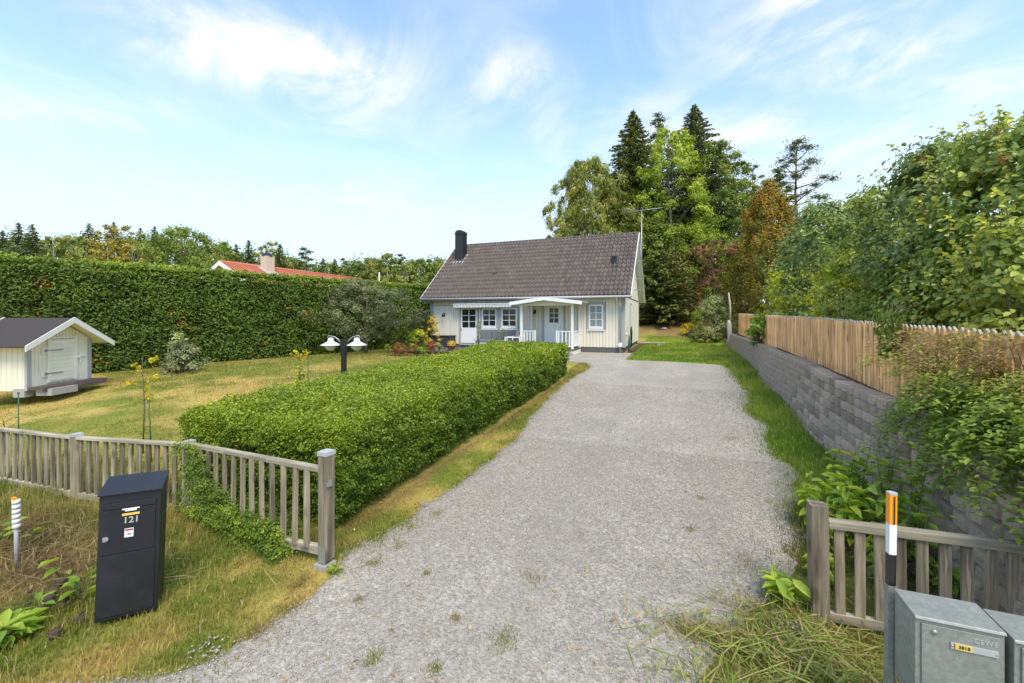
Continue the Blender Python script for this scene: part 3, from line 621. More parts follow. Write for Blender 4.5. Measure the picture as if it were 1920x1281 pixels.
def build_stones():
    # loose crushed stones, thickest near the road; each a squashed irregular octahedron
    def field(n, y0, y1, x0, x1, s0, s1):
        x = x0+(x1-x0)*rng.random(n); y = y0+(y1-y0)*rng.random(n)
        D = -x*sn+y*cs; X = x*cs+y*sn; px = 960+800*X/np.maximum(D, .1); py = 598+800*CH/np.maximum(D, .1)
        ok = on_gravel(x, y) & (D > 1.5) & (px > -80) & (px < 2000) & (py < 1400)
        return x[ok], y[ok], s0+(s1-s0)*rng.random(ok.sum())**2.2
    A = [field(80000, .5, 3.6, -7.5, 1.2, .004, .0115), field(50000, 3.6, 7.0, -2.9, 1.4, .005, .011), field(14000, 7, 12, -3.2, 1.7, .007, .013)]
    # strays in the turf edge
    xs_ = []; ys_ = []
    for (cx_, cy_, r_, n_) in ((-2.95, 1.9, .12, 60), (-2.82, 3.3, .08, 60), (-2.8, 4.3, .06, 60), (.8, 3.4, .4, 500), (1.3, 5.0, .3, 300)):
        xs_.append(cx_+rng.normal(size=n_)*r_*.6); ys_.append(cy_+rng.normal(size=n_)*r_*.4)
    xs_ = np.concatenate(xs_); ys_ = np.concatenate(ys_); A.append((xs_, ys_, .006+.01*rng.random(len(xs_))**2))
    x = np.concatenate([a[0] for a in A]); y = np.concatenate([a[1] for a in A]); s = np.concatenate([a[2] for a in A]); n = len(x)
    z = gz(x, y)+.014+s*.25
    base = np.array([(1, 0, 0), (0, 1, 0), (-1, 0, 0), (0, -1, 0), (.25, .2, .7), (-.2, -.1, -.6)], float)
    V = base[None]*s[:, None, None]*(.65+.6*rng.random((n, 6, 3)))
    a = rng.random(n)*6.283; ca, sa = np.cos(a)[:, None], np.sin(a)[:, None]
    V = np.stack([V[:, :, 0]*ca-V[:, :, 1]*sa*.8, V[:, :, 0]*sa+V[:, :, 1]*ca*.8, V[:, :, 2]], 2)+np.stack([x, y, z], 1)[:, None, :]
    fb = np.array([(0, 1, 4), (1, 2, 4), (2, 3, 4), (3, 0, 4), (1, 0, 5), (2, 1, 5), (3, 2, 5), (0, 3, 5)])
    F = (np.arange(n)[:, None, None]*6+fb[None]).reshape(-1, 3)
    me = np_mesh('gravel', V.reshape(-1, 3), F, M['stone'], tint=np.repeat(.12+.75*rng.random(n), 6))
    tag(link('gravel', me), 'loose crushed grey and pinkish gravel stones lying over the driveway', 'gravel', kind='stuff')
build_stones()

def blades(name, x, y, h, w, col, lean=.5, label=None, cat='grass', flatten=None, dz=0):
    n = len(x); z = gz(x, y)+dz; P = np.stack([x, y, z-.005], 1); a = rng.random(n)*6.283
    d = np.stack([np.cos(a), np.sin(a), np.zeros(n)], 1); b = np.stack([-np.sin(a), np.cos(a), np.zeros(n)], 1)
    ln = lean*rng.random(n)[:, None] if flatten is None else flatten[:, None]
    up = np.array([0, 0, 1.])
    mid = P+d*h[:, None]*ln*.35+up*h[:, None]*.6*(1-.5*ln); tip = P+d*h[:, None]*ln*1.0+up*h[:, None]*(1-.65*ln)
    V = np.stack([P-b*w[:, None]/2, P+b*w[:, None]/2, mid+b*w[:, None]*.35, mid-b*w[:, None]*.35, tip], 1).reshape(-1, 3)
    q = np.arange(n)[:, None]*5
    F = np.concatenate([q+np.array([[0, 1, 2]]), q+np.array([[0, 2, 3]]), q+np.array([[3, 2, 4]])], 0)
    me = np_mesh(name, V, F, M['grass'], col=np.repeat(np.clip(col, 0, 1), 5, axis=0))
    o = link(name, me); tag(o, label, cat, kind='stuff'); return o
def build_grass():
    def vis(x, y, lim=40):
        D = -x*sn+y*cs; X = x*cs+y*sn; px = 960+800*X/np.maximum(D, .1); py = 598+800*(CH-gz(x, y))/np.maximum(D, .1)
        return (D > 1) & (px > -60) & (px < 1990) & (py < 1400) & (D < lim)
    def jitter(col, x, amt=.28):
        v = 1+amt*(rng.random(len(x))-.5)*2; col = col*v[:, None]; m = rng.random(len(x)) < .12
        col[m] = np.array([.55, .43, .2])*(.7+.5*rng.random(m.sum()))[:, None]; return col
    # verge in front of the left fence
    n = 150000; x = -9.5+7.2*rng.random(n); y = .7+3.3*rng.random(n)
    dens = .25+.9*fbm(x, y, 2.2, 11); ok = vis(x, y) & (~on_gravel(x-.16*np.abs(rng.normal(size=n)), y+.13*rng.normal(size=n))) & (rng.random(n) < dens) & (x < -2.55+.3*(y > 3))
    x, y = x[ok], y[ok]; long = .12+fbm(x, y, 1.2, 21); soil = np.exp(-((x+5.3)/.75)**2-((y-2.05)/.38)**2); k = rng.random(len(x)) > soil*.55; x, y, long = x[k], y[k], long[k]
    h = (.018+.05*rng.random(len(x))**1.5)*(.6+1.3*sst(long, .35, .75)); nearfence = sst(y, 2.5, 3.1)*(x < -4.4); h = h*(1+.5*nearfence+1.0*sst(-x, 4.5, 6.5))
    blades('grass', x, y, h, .0035+.004*rng.random(len(x)), jitter(growth_colour(x, y)*1.08, x, .35), .85, 'patchy green and straw coloured verge grass in front of the left fence')
    # strip between hedge and gravel
    n = 42000; x = -3.5+1.1*rng.random(n); y = 3.2+13.5*rng.random(n)**1.25; ok = (~on_gravel(x-.10*np.abs(rng.normal(size=n))+.02, y)) & (x > -3.22-.4*(y > 13.2)) & vis(x, y)
    x, y = x[ok], y[ok]; sc = 1+.07*y; blades('grass', x, y, (.02+.04*rng.random(len(x)))*sc*.8, (.003+.003*rng.random(len(x)))*sc, jitter(growth_colour(x, y)*1.08, x), .8, 'narrow strip of yellow green grass between the clipped hedge and the gravel')
    # lawn
    n = 130000; u = rng.random(n); y = 3.5+14.5*u**1.25; x = -17.5+12.0*rng.random(n); ok = vis(x, y) & ((x > -17.5+(y-7.9)*.313))
    x, y = x[ok], y[ok]; D = -x*sn+y*cs; sc = .5+.14*D
    blades('grass', x, y, (.018+.03*rng.random(len(x)))*sc*.6, (.004+.004*rng.random(len(x)))*sc, jitter(growth_colour(x, y)*1.08, x, .3), .9, 'dry yellowing lawn left of the clipped hedge')
    # right strip along the retaining wall and back lawn
    n = 60000; y = 4.6+20*rng.random(n)**1.4; x = .9+1.4*rng.random(n); ok = (~on_gravel(x+.14*np.abs(rng.normal(size=n)), y)) & (x < 2.2)
    x, y = x[ok], y[ok]; sc = .8+.07*y; nearwall = sst(x, 1.7, 2.1)
    blades('grass', x, y, (.03+.055*rng.random(len(x)))*sc*(1+.7*nearwall), (.004+.004*rng.random(len(x)))*sc, jitter(growth_colour(x, y)*1.1, x, .25), .8, 'long bright green grass along the foot of the block wall')
    n = 26000; y = 17.1+12.5*rng.random(n); x = -2.0+3.9*rng.random(n); blades('grass', x, y, .05+.05*rng.random(n), .012+.01*rng.random(n), jitter(growth_colour(x, y)*1.05, x, .2), .8, 'mown green grass beside the gable end of the white house')
    # weeds and grass by the right fence
    n = 26000; x = -.1+2.6*rng.random(n); y = 1.5+4.2*rng.random(n); ok = (~on_gravel(x+.15*rng.normal(size=n), y)) & (rng.random(n) < .4+.8*fbm(x, y, 2, 31)) & (x < 2.3)
    x, y = x[ok], y[ok]; blades('grass', x, y, .04+.13*rng.random(len(x))**2, .004+.004*rng.random(len(x)), jitter(np.tile([[.20, .27, .05]], (len(x), 1)), x, .4), .9, 'ragged weeds and grass round the foot of the right hand fence')
    # little tufts that come up through the gravel
    T = [(1000, 1085, 26, 0), (850, 1190, 0, 0), (945, 1195, 30, 1), (1295, 998, 10, 1), (1370, 828, 18, 0), (1316, 940, 10, 1), (672, 1125, 10, 0), (800, 1075, 8, 0), (855, 1160, 12, 0), (700, 1230, 20, 1), (815, 1250, 16, 1), (560, 1100, 20, 0), (1400, 1060, 35, 0), (1405, 1130, 45, 0), (540, 1140, 30, 0), (480, 1180, 30, 0), (700, 1060, 14, 1), (770, 985, 16, 1), (820, 960, 16, 1), (750, 1025, 14, 1), (1430, 1180, 40, 1)]
    xs = []; ys = []; cl = []
    for (px, py, r, g) in T:
        if r == 0: continue
        D = 1760/(py-598) if py > 1020 else 1907/(py-598+37); cx, cy, _ = at(px, D); k = int(14*r); rad = r/800*D
        xs.append(cx+rng.normal(size=k)*rad*.5); ys.append(cy+rng.normal(size=k)*rad*.55); cl.append(np.tile([[.20, .25, .03]] if g else [[.30, .24, .08]], (k, 1)))
    x = np.concatenate(xs); y = np.concatenate(ys); c = np.concatenate(cl)
    blades('grass_tufts', x, y, .012+.028*rng.random(len(x)), .003+.003*rng.random(len(x)), jitter(c, x, .3), 1.2, 'small tufts of grass and moss growing up through the gravel', dz=.012)
    # dry stalks: bank at left and cut grass lying at right
    def stalks(name, n, cx, cy, rx, ry, ln, label, cols, hz=.08, wd=.004):
        x = cx+rng.normal(size=n)*rx; y = cy+rng.normal(size=n)*ry; x = np.where((x > 2.15) & (cx > 0), 2.1-rng.random(n)*.4, x)
        z = gz(x, y)+rng.random(n)*hz; P = np.stack([x, y, z], 1); a = rng.random(n)*6.283
        T = np.stack([np.cos(a), np.sin(a), .25*rng.normal(size=n)], 1); N = np.array([0, 0, 1.])+.3*rng.normal(size=(n, 3)); l = ln*(.4+.9*rng.random(n))
        V, F, k = leaf_arrays(P+np.array([0, 0, .01]), N, T, l, wd*(.6+.8*rng.random(n)), 'hex', .1, .0)
        ci = rng.integers(0, len(cols), n); c = np.array(cols)[ci]*(.7+.6*rng.random(n))[:, None]
        tag(link(name, np_mesh(name, V, F, M['grass'], col=np.repeat(c, k, axis=0))), label, 'grass', kind='stuff')
    st = [(.50, .38, .18), (.42, .30, .14), (.25, .28, .07), (.3, .2, .1)]
    stalks('dry_grass', 2100, -5.9, 2.35, .95, .38, .24, 'tangled dry stalks lying on the bank under the left fence', st, .14)
    stalks('cut_grass', 3200, 1.0, 2.9, .5, .45, .22, 'cut grass and weeds lying in a heap below the right fence', [(.30, .36, .08), (.38, .40, .10), (.22, .29, .05), (.46, .38, .16)], .10, .009)
    stalks('cut_grass', 420, .35, 3.25, .22, .05, .26, 'bundle of pulled weeds lying out on the gravel', [(.30, .36, .08), (.5, .33, .15), (.22, .29, .05)], .05, .006)
    stalks('leaf_litter', 1500, 1.9, 4.7, .3, .5, .16, 'dry brown twigs and litter between the right fence and the block wall', [(.16, .10, .06), (.3, .2, .12), (.2, .16, .06)], .2, .006)
build_grass()

def build_fallen_leaves():
    n = 420; x = -3.4+5.2*rng.random(n); y = 1.5+14*rng.random(n)**1.5; z = gz(x, y)+.028
    leaves('fallen_leaves', np.stack([x, y, z], 1), np.array([0, 0, 1.])+rng.normal(size=(n, 3))*.35, rv(n)*np.array([1, 1, .15]), .024+.02*rng.random(n), .018, L['straw'], rng.random(n), None, 'hex')
    tag(bpy.data.objects['fallen_leaves'], 'small dry leaves blown over the gravel and its edges', 'leaves', kind='stuff')
build_fallen_leaves()

# ------------------------------------------------------------------ retaining wall
def build_wall():
    root = empty('retaining_wall', (2.3, 10, .2), 0, 'low retaining wall of grey split face concrete blocks along the right side of the drive', 'wall')
    ry0 = 3.1; BL = .245; BH = .115
    def block_mesh(seed):
        r = random.Random(seed); b = MB(); d = .24
        # rough split face at x = 0 side: profile in y with bulged centre
        ys = [-BL/2+.003, -BL/2+.034, -BL*.12, BL*.14, BL/2-.034, BL/2-.003]; dx = [.040, r.uniform(-.003, .006), r.uniform(-.006, .002), r.uniform(-.006, .002), r.uniform(-.003, .006), .040]
        V = []
        for yy, q in zip(ys, dx):
            V += [(q+.001, yy, .002), (q+r.uniform(-.004, .004), yy, BH*.55), (q+.006, yy, BH-.002)]
        n = len(ys); F = []
        for i in range(n-1):
            for k in range(2): a = i*3+k; F.append((a, a+3, a+4, a+1)[::-1])
        V += [(d, ys[0], .003), (d, ys[0], BH-.003), (d, ys[-1], .003), (d, ys[-1], BH-.003)]; q = n*3
        F += [(q, 0, 1, 2, q+1)[::-1], (q+2, q+3, (n-1)*3+2, (n-1)*3+1, (n-1)*3)[::-1], tuple([q+1]+[i*3+2 for i in range(n)]+[q+3])[::-1]]
        b.add(V, F); return b.mesh('block', M['block'])
    meshes = [block_mesh(i) for i in range(8)]
    blocks = []
    ycount = int((25.8-ry0)/BL)
    for row in range(12):
        for k in range(ycount+1):
            y = ry0+BL*(k+.5*(row % 2))
            zb = float(zd(y)); top = float(wt(y)); z = top-.01-BH*(row+1)
            if y > 25.9 or z+BH < zb-.02: continue
            off = .07*float(sst(y, 14.2, 14.35))
            x = 2.02+.036*(9-row)+off+.03*math.sin(y*1.3)+.014*random.random()
            D = -x*sn+y*cs; blocks.append((D if D > 0 else 99, x, y, z))
    blocks.sort(); rest_v = []; rest_f = []; nb = 0
    for i, (D, x, y, z) in enumerate(blocks):
        me = random.choice(meshes); rz = random.uniform(-.06, .06)
        if i < 300:
            link('block', me, root, (x-2.3, y-10, z-.2), (0, 0, rz))
        else:
            c, s_ = math.cos(rz), math.sin(rz)
            for v in me.vertices: q = v.co; rest_v.append((x-2.3+q.x*c-q.y*s_, y-10+q.x*s_+q.y*c, z-.2+q.z))
            for p in me.polygons: rest_f.append([nb+j for j in p.vertices])
            nb += len(me.vertices)
    me = bpy.data.meshes.new('far_blocks'); me.from_pydata(rest_v, [], rest_f); me.materials.append(M['block']); me.update()
    tag(link('far_blocks', me, root), kind='stuff')
    b = MB(); b.box(2.47-2.3, 2.62-2.3, ry0-10, 14.3-10, -.3-.2, .85); b.box(2.50-2.3, 2.65-2.3, 14.3-10, 25.9-10, -.1, 1.05)
    b.build('backing', M['soil'], root)
build_wall()

# ------------------------------------------------------------------ pine picket fence on the wall
def build_pine_fence():
    root = empty('pine_picket_fence', (2.72, 12, 1.3), 0, 'tall fence of fresh pale pine pickets standing above the grey block wall', 'fence')
    def pk(seed):
        r = random.Random(seed); b = MB(); w = .037; t = .011
        b.mi = 0
        b.prism_axis([(-w, 0), (w, 0), (w, 1), (-w, 1)], -t, t, 0)
        b.mi = 1; tip = r.uniform(-.012, .012)
        V = [(x_, y_, z_) for x_ in (-t, t) for y_, z_ in ((-w, 1), (tip, 1.04), (w, 1))]
        b.add(V, [(0, 2, 1), (3, 4, 5), (0, 1, 4, 3), (1, 2, 5, 4)]); return b.mesh('picket', [M['pine'], M['pinetop']])
    ms = [pk(i) for i in range(4)]; y = 2.6
    while y < 25.2:
        x = 2.86+.18*float(sst(y, 18, 18.3)); zt = float(np.interp(y, [2, 5.2, 7.3, 10.7, 17.1, 25], [2.09, 2.145, 2.19, 2.285, 2.39, 2.53]))-.03
        zb = float(wt(y))-.07
        o = link('picket', random.choice(ms), root, (x-2.9+random.uniform(-.004, .004), y-12, zb-1.3), (random.uniform(-.006, .006), random.uniform(-.006, .006), random.uniform(-.05, .05)))
        o.scale = (1, random.uniform(.97, 1.02), (zt-zb+random.uniform(-.008, .008))/1.055)
        y += .102
    for (ya, yb) in ((2.6, 18.1), (18.15, 25.2)):
        for hh in (.25, .78):
            n = 12; xo = 2.90 if ya < 10 else 3.08
            b = MB(); pts = [ya+(yb-ya)*i/n for i in range(n+1)]
            for i in range(n):
                za = float(wt(pts[i]))+.03+hh; zb = float(wt(pts[i+1]))+.03+hh
                V = [(xo-2.9-.02, pts[i]-12, za-1.3), (xo-2.9+.02, pts[i]-12, za-1.3), (xo-2.9+.02, pts[i]-12, za+.09-1.3), (xo-2.9-.02, pts[i]-12, za+.09-1.3),
                     (xo-2.9-.02, pts[i+1]-12, zb-1.3), (xo-2.9+.02, pts[i+1]-12, zb-1.3), (xo-2.9+.02, pts[i+1]-12, zb+.09-1.3), (xo-2.9-.02, pts[i+1]-12, zb+.09-1.3)]
                b.add(V, [(0, 4, 5, 1), (1, 5, 6, 2), (2, 6, 7, 3), (3, 7, 4, 0)])
            b.build('rail', M['pine'], root)
    for yp in np.arange(3.4, 25, 2.1):
        xo = 2.98 if yp < 18.1 else 3.16
        b = MB(); b.box(-.045, .045, -.045, .045, -.3, .78); b.build('post', M['pine'], root, (xo-2.9, yp-12, float(wt(yp))-1.3))
    b = MB(); b.box(-.008, .01, -.02, .02, -.14, .14); b.box(-.02, .0, -.012, .03, .02, .04); b.build('latch', M['rubberblack'], root, (2.84-2.9, 18.12-12, 2.0-1.3))
build_pine_fence()

# ------------------------------------------------------------------ weathered front fences
def slat(parent, x, y, z, h, w=.048, lean=0, bare=False, dx=0):
    r = random
    b = MB(); t = .012; b.prism_axis([(-w/2, 0), (w/2, 0), (w/2+r.uniform(-.002, .002), h), (-w/2+r.uniform(-.002, .002), h)], -t, t, 1)
    o = b.build('slat', M['oldwood'], parent, (x, y, z), (r.uniform(-.01, .01), lean+r.uniform(-.008, .008), r.uniform(-.06, .06)))
    if bare:
        b = MB(); k = 7; zs = [h*(.06+.88*i/(k-1)) for i in range(k)]; xs = [r.uniform(-.2, .0)*w for _ in zs]; xe = [q+r.uniform(.1, .42)*w for q in xs]; xe[0] = xs[0]+.002; xe[-1] = xs[-1]+.002
        V = [(a, -t-.0015, q) for a, q in zip(xs, zs)]+[(a, -t-.0015, q) for a, q in zip(xe, zs)]
        b.add(V, [(i, i+k, i+k+1, i+1) for i in range(k-1)]); b.build('bare_patch', M['barepatch'], o)
    return o
def rail(parent, p0, p1, hgt=.05, th=.07, name='rail', mat='oldrail'):
    p0 = Vector(p0); p1 = Vector(p1); d = p1-p0; ln = d.length; b = MB()
    seg = 6
    for i in range(1):
        b.box(0, ln, -th/2, th/2, -hgt/2, hgt/2)
    o = b.build(name, M[mat], parent, p0, (0, -math.asin(d.z/ln), math.atan2(d.y, d.x))); bevel(o, .004); return o
def post(parent, x, y, z, h, w=.095, cap=True, lean=(0, 0), foot=False, mat='oldwood'):
    b = MB(); b.bevbox(-w/2, w/2, -w/2, w/2, 0, h, .006); o = b.build('post', M[mat], parent, (x, y, z), (lean[0], lean[1], random.uniform(-.04, .04)))
    if cap:
        b = MB(); c = w/2+.003; b.box(-c, c, -c, c, h-.03, h+.004); b.build('cap', M['zinc'], o)
    if foot:
        b = MB(); c = w/2+.003; b.box(-c+.015, c-.015, -c, -c+.006, -.02, .12); b.build('foot_bracket', M['galv'], o)
        b = MB(); b.box(-.07, .06, -.075, .05, -.14, -.03); b.build('footing', M['conc'], o)
    return o
def build_fences():
    # long run on the left
    A = (-5.40, 3.30); B = (-7.14, 3.02); Cc = (-12.0, 2.65)
    root = empty('wooden_fence', (A[0], A[1], -.15), 0, 'weathered grey wooden slat fence running left along the dry lawn', 'fence')
    lx = lambda p: (p[0]-A[0], p[1]-A[1])
    def run(P, Q, zt0, zt1, zb0, zb1, n, lean=0, bare=.15, w=.048):
        p = lx(P); q = lx(Q); t0 = Vector((p[0], p[1], zt0+.15)); t1 = Vector((q[0], q[1], zt1+.15)); b0 = Vector((p[0], p[1], zb0+.15)); b1 = Vector((q[0], q[1], zb1+.15))
        rail(root, t0, t1, .035, .075); rail(root, b0, b1, .075, .05)
        a = math.atan2(q[1]-p[1], q[0]-p[0])
        for i in range(n):
            t = (i+.55)/n; tp = t0.lerp(t1, t); bt = b0.lerp(b1, t); o = slat(root, bt.x, bt.y, bt.z+.036, tp.z-bt.z-.055, w, lean, random.random() < bare)
            o.rotation_euler.z += a if abs(a) < 1.6 else a-math.pi
    run(A, B, .71, .69, -.06, -.04, 13, w=.058); run(B, Cc, .69, .64, -.04, .03, 36, w=.05)
    post(root, 0, 0, -.02, .93, .085); post(root, *lx(B), -.02, .91); post(root, *lx((-9.4, 2.85)), -.0, .86); post(root, *lx((-11.9, 2.66)), .05, .7)
    # return from the corner to the gate post
    G = (-2.86, 2.86); root = empty('wooden_fence', (G[0], G[1], .02), 0, 'short sagging piece of weathered fence between the clipped hedge and the drive', 'fence')
    P = (A[0]+.04, A[1]-.01)
    def run2():
        p = (P[0]-G[0], P[1]-G[1]); n = 14; T = [Vector((p[0]*(1-t), p[1]*(1-t), .70+.165*t-.0*math.sin(t*3.1))) for t in np.linspace(0, .975, 4)]
        Bt = [Vector((p[0]*(1-t), p[1]*(1-t), -.10+.265*t-.03*math.sin(t*3.1)+.0)) for t in np.linspace(0, .985, 4)]
        a = math.atan2(-p[1], -p[0])
        for i in range(3): rail(root, T[i], T[i+1]+(T[i+1]-T[i])*.004, .04, .07); rail(root, Bt[i], Bt[i+1], .075, .05)
        for i in range(n-1):
            t = (i+.6)/n; f = t/.98*3; k = min(2, int(f)); tp = T[k].lerp(T[k+1], f-k); bt = Bt[k].lerp(Bt[k+1], f-k)
            o = slat(root, bt.x, bt.y-.03, bt.z+.02, tp.z-bt.z-.04, .058, 0, i % 4 == 1); o.rotation_euler.z += a
    run2()
    post(root, 0, 0, .10, .93, .10, foot=True, lean=(0, .0))
    b = MB(); b.box(-.0, .02, -.05, -.02, .74, .79); b.box(.01, .03, -.08, -.05, .75, .78); b.build('gate_hook', M['galv'], root, (.05, .02, 0))
    # right front fence
    G = (.98, 3.86); root = empty('wooden_fence', (G[0], G[1], -.12), 0, 'weathered grey fence beside the galvanised letterboxes on the right', 'fence')
    zt0, zt1 = .665+.12, .675+.12
    rail(root, (.05, .0, zt0), (1.62, .06, zt1), .055, .085); rail(root, (.05, 0, .09), (1.62, .06, .11), .07, .05)
    n = 12
    for i in range(n):
        x = .13+i*.122; o = slat(root, x, -.012+x*.04, .12, zt0-.15, .062, random.uniform(-.015, .0), i in (2, 5, 6, 7, 8, 9), 0)
    post(root, 0, 0, -.06, .98, .115, cap=False, foot=True, lean=(0, -.012)); post(root, 1.68, .07, .0, .9, .10, cap=True)
build_fences()

# ------------------------------------------------------------------ text helper
def text_mesh(body, size, mat, ext=.0006, bold=0.0):
    cu = bpy.data.curves.new('t', 'FONT'); cu.body = body; cu.size = size; cu.extrude = ext; cu.align_x = 'CENTER'; cu.align_y = 'CENTER'; cu.offset = bold; cu.resolution_u = 3
    ob = bpy.data.objects.new('t', cu); COL.objects.link(ob); dg = bpy.context.evaluated_depsgraph_get(); me = bpy.data.meshes.new_from_object(ob.evaluated_get(dg))
    bpy.data.objects.remove(ob); me.materials.clear(); me.materials.append(mat); return me

# ------------------------------------------------------------------ parcel box 121
def build_parcel():
    root = empty('parcel_mailbox', (-3.83, 1.90, -.01), R(47), 'dark blue black parcel letterbox numbered 121 leaning on the left verge', 'mailbox')
    root.rotation_euler = (R(0), R(1.8), R(51)); W = .355; H = .915; D = .23   # local: front faces -y
    b = MB(); b.prism_axis([(-.0, 0), (D, 0), (D, H+.055), (0, H)], -W/2, W/2, 0); bevel(b.build('body', M['box121'], root), .004)
    b = MB(); b.prism_axis([(-.022, H+.002), (D+.004, H+.062), (D+.004, H+.072), (-.022, H+.012)], -W/2-.008, W/2+.008, 0); bevel(b.build('lid', M['box121'], root), .003)
    d = MB(); d.box(-W/2+.02, W/2-.03, -.008, -.001, .48, .80); dr = bevel(d.build('door', M['box121'], root), .002)
    d = MB(); d.box(-W/2+.008, W/2-.022, -.008, -.001, .03, .474); bevel(d.build('lower_door', M['box121'], root), .002)
    d = MB(); d.box(-W/2+.02, W/2-.03, -.010, -.001, .808, .85); bevel(d.build('flap', M['box121'], root), .002)
    d = MB(); d.box(-.10, .12, -.013, -.009, .775, .796); d.build('slot', M['rubberblack'], root)
    d = MB(); d.box(-.045, .055, -.016, -.013, .797, .806); d.box(-.028, .038, -.017, -.013, .785, .795); d.build('name_plate', M['paper'], root)
    d = MB(); d.box(-.045, .055, -.0115, -.0085, .752, .768); d.build('yellow_label', M['yellow'], root)
    link('number', text_mesh('121', .064, M['greyprint'], bold=.0012), root, (.008, -.0095, .715), (R(90), 0, 0))
    d = MB(); d.box(-.028, .024, -.0100, -.0082, .59, .655); st = d.build('sticker', M['paper'], root)
    d = MB(); d.box(-.024, .020, -.0112, -.0102, .638, .650); d.build('red_print', M['redprint'], st)
    d = MB(); d.box(-.012, .012, -.0112, -.0102, .612, .616); d.box(-.010, .009, -.0112, -.0102, .606, .608); d.build('line_print', M['black'], st)
    d = MB(); d.box(-.148, -.118, -.02, -.008, .582, .615); d.box(-.128, -.112, -.026, -.008, .592, .606); bevel(d.build('lock', M['metal'], root), .003)
build_parcel()

# ------------------------------------------------------------------ galvanised letterboxes + marker post at right
def letterbox(x, y, z, label, numbered):
    root = empty('letterbox', (x, y, z), 0, label, 'letterbox', 'galvanised letterboxes on the right')
    W = .315; D = .205; H = .44
    b = MB(); b.box(0, W, 0, D, -H, -.012); bevel(b.build('body', M['galv'], root), .003)
    b = MB(); b.prism_axis([(-.012, -.012), (D+.002, -.004), (D+.002, .004), (-.006, .0)], -.003, W+.003, 0); bevel(b.build('lid', M['galv'], root), .0025)
    b = MB(); b.box(.022, W-.018, -.008, -.001, -H+.03, -.03); dr = bevel(b.build('door', M['galv'], root), .002)
    if numbered:
        b = MB(); b.lathe([(.011, 0), (.011, .006), (.007, .009), (0, .009)], n=14); o = b.build('lock', M['metal'], dr, (.068, -.008, -.058), (R(90), 0, 0))
        b = MB(); b.box(.125, .288, -.013, -.0085, -.117, -.088); pl = bevel(b.build('name_plate', M['zinc'], dr), .001)
        b = MB()
        for q in (.131, .282): b.lathe([(.0035, 0), (.0035, .002), (0, .003)], (0, 0, 0), 8); b.v[-24:] = [(v[0]+q, -.013-v[2], v[1]-.1025) for v in b.v[-24:]]
        b.build('screw', M['metal'], dr)
        b = MB(); b.box(.140, .199, -.0145, -.0132, -.1155, -.0895); b.build('yellow_label', M['yellow'], dr)
        b = MB(); b.box(.1365, .1395, -.0145, -.0132, -.1155, -.0895); b.build('red_print', M['redprint'], dr)
        link('number', text_mesh('3818', .021, M['black'], bold=.0002), dr, (.171, -.0155, -.1025), (R(90), 0, 0))
        link('embossed_word', text_mesh('CEWE', .030, M['zinc'], .0016), dr, (.247, -.0085, -.062), (R(90), 0, 0))
    else:
        b = MB(); b.prism_axis([(-.006, -.05), (-.018, -.048), (-.006, -.036)], .03, .29, 0); b.build('flap_lip', M['galv'], dr)
        b = MB()
        for q in (-.095, -.112): b.prism_axis([(-.008, q-.006), (-.014, q), (-.008, q+.006)], .06, .2, 0)
        b.build('louvre', M['galv'], dr)
        b = MB(); b.box(.08, .15, -.013, -.0085, -.26, -.20); b.build('yellow_label', M['yellow'], dr)
    return root
letterbox(1.035, 2.58, .80, 'galvanised steel letterbox with yellow label 3818 beside the striped marker post', True)
letterbox(1.375, 2.57, .785, 'galvanised steel letterbox with a leaf on its lid at the right edge', False)
def build_marker():
    root = empty('marker_post', (1.025, 2.83, -.1), R(25), 'leaning black and white marker post with orange reflector beside the letterboxes', 'post'); root.rotation_euler = (0, R(.8), R(25))
    def seg(name, z0, z1, mat, w=.024):
        p = [(-w, -w*.62), (-w*.2, -w), (w*.4, -w*.9), (w, -w*.1), (w*.5, w*.8), (-w*.6, w*.7)]
        b = MB(); b.prism(p, z0, z1); return b.build(name, mat, root)
    seg('lower_pole', 0, .898, M['galv'], .026); seg('black_band', .898, 1.062, M['rubberblack']); seg('white_band', 1.062, 1.22, M['white']); rf = seg('orange_reflector', 1.22, 1.375, M['orange'], .025)
    b = MB(); w = .026; b.prism([(-w, -w*.62), (-w*.2, -w), (w*.4, -w*.9), (w, -w*.1), (w*.5, w*.8), (-w*.6, w*.7)], 1.375, 1.383); b.build('cap', M['zinc'], root)
    b = MB(); b.box(-.012, -.006, -.0272, -.0262, 1.225, 1.37); b.box(.010, .0108, -.0242, -.0232, 1.225, 1.37); b.build('seam', M['rubberblack'], rf)
build_marker()
def build_reflector():
    root = empty('reflector_post', (-5.73, 2.0, -.16), 0, 'grey tube post wrapped in pale tape with an orange top on the left verge', 'post'); root.rotation_euler = (0, R(-1), 0)
    b = MB(); b.tube([(0, 0, 0), (0, 0, .64)], .016, 10); b.build('tube', M['zinc'], root)
    for i in range(6):
        b = MB(); z = .42+i*.045; b.tube([(0, 0, z), (.0, .002, z+.036)], [.031, .028], 9); b.build('tape_wrap', M['white_old'] if i % 2 else M['paper'], root, None, None)
    b = MB(); b.box(-.03, .02, -.022, .0, .665, .705); b.build('orange_top', M['orange'], root)
build_reflector()

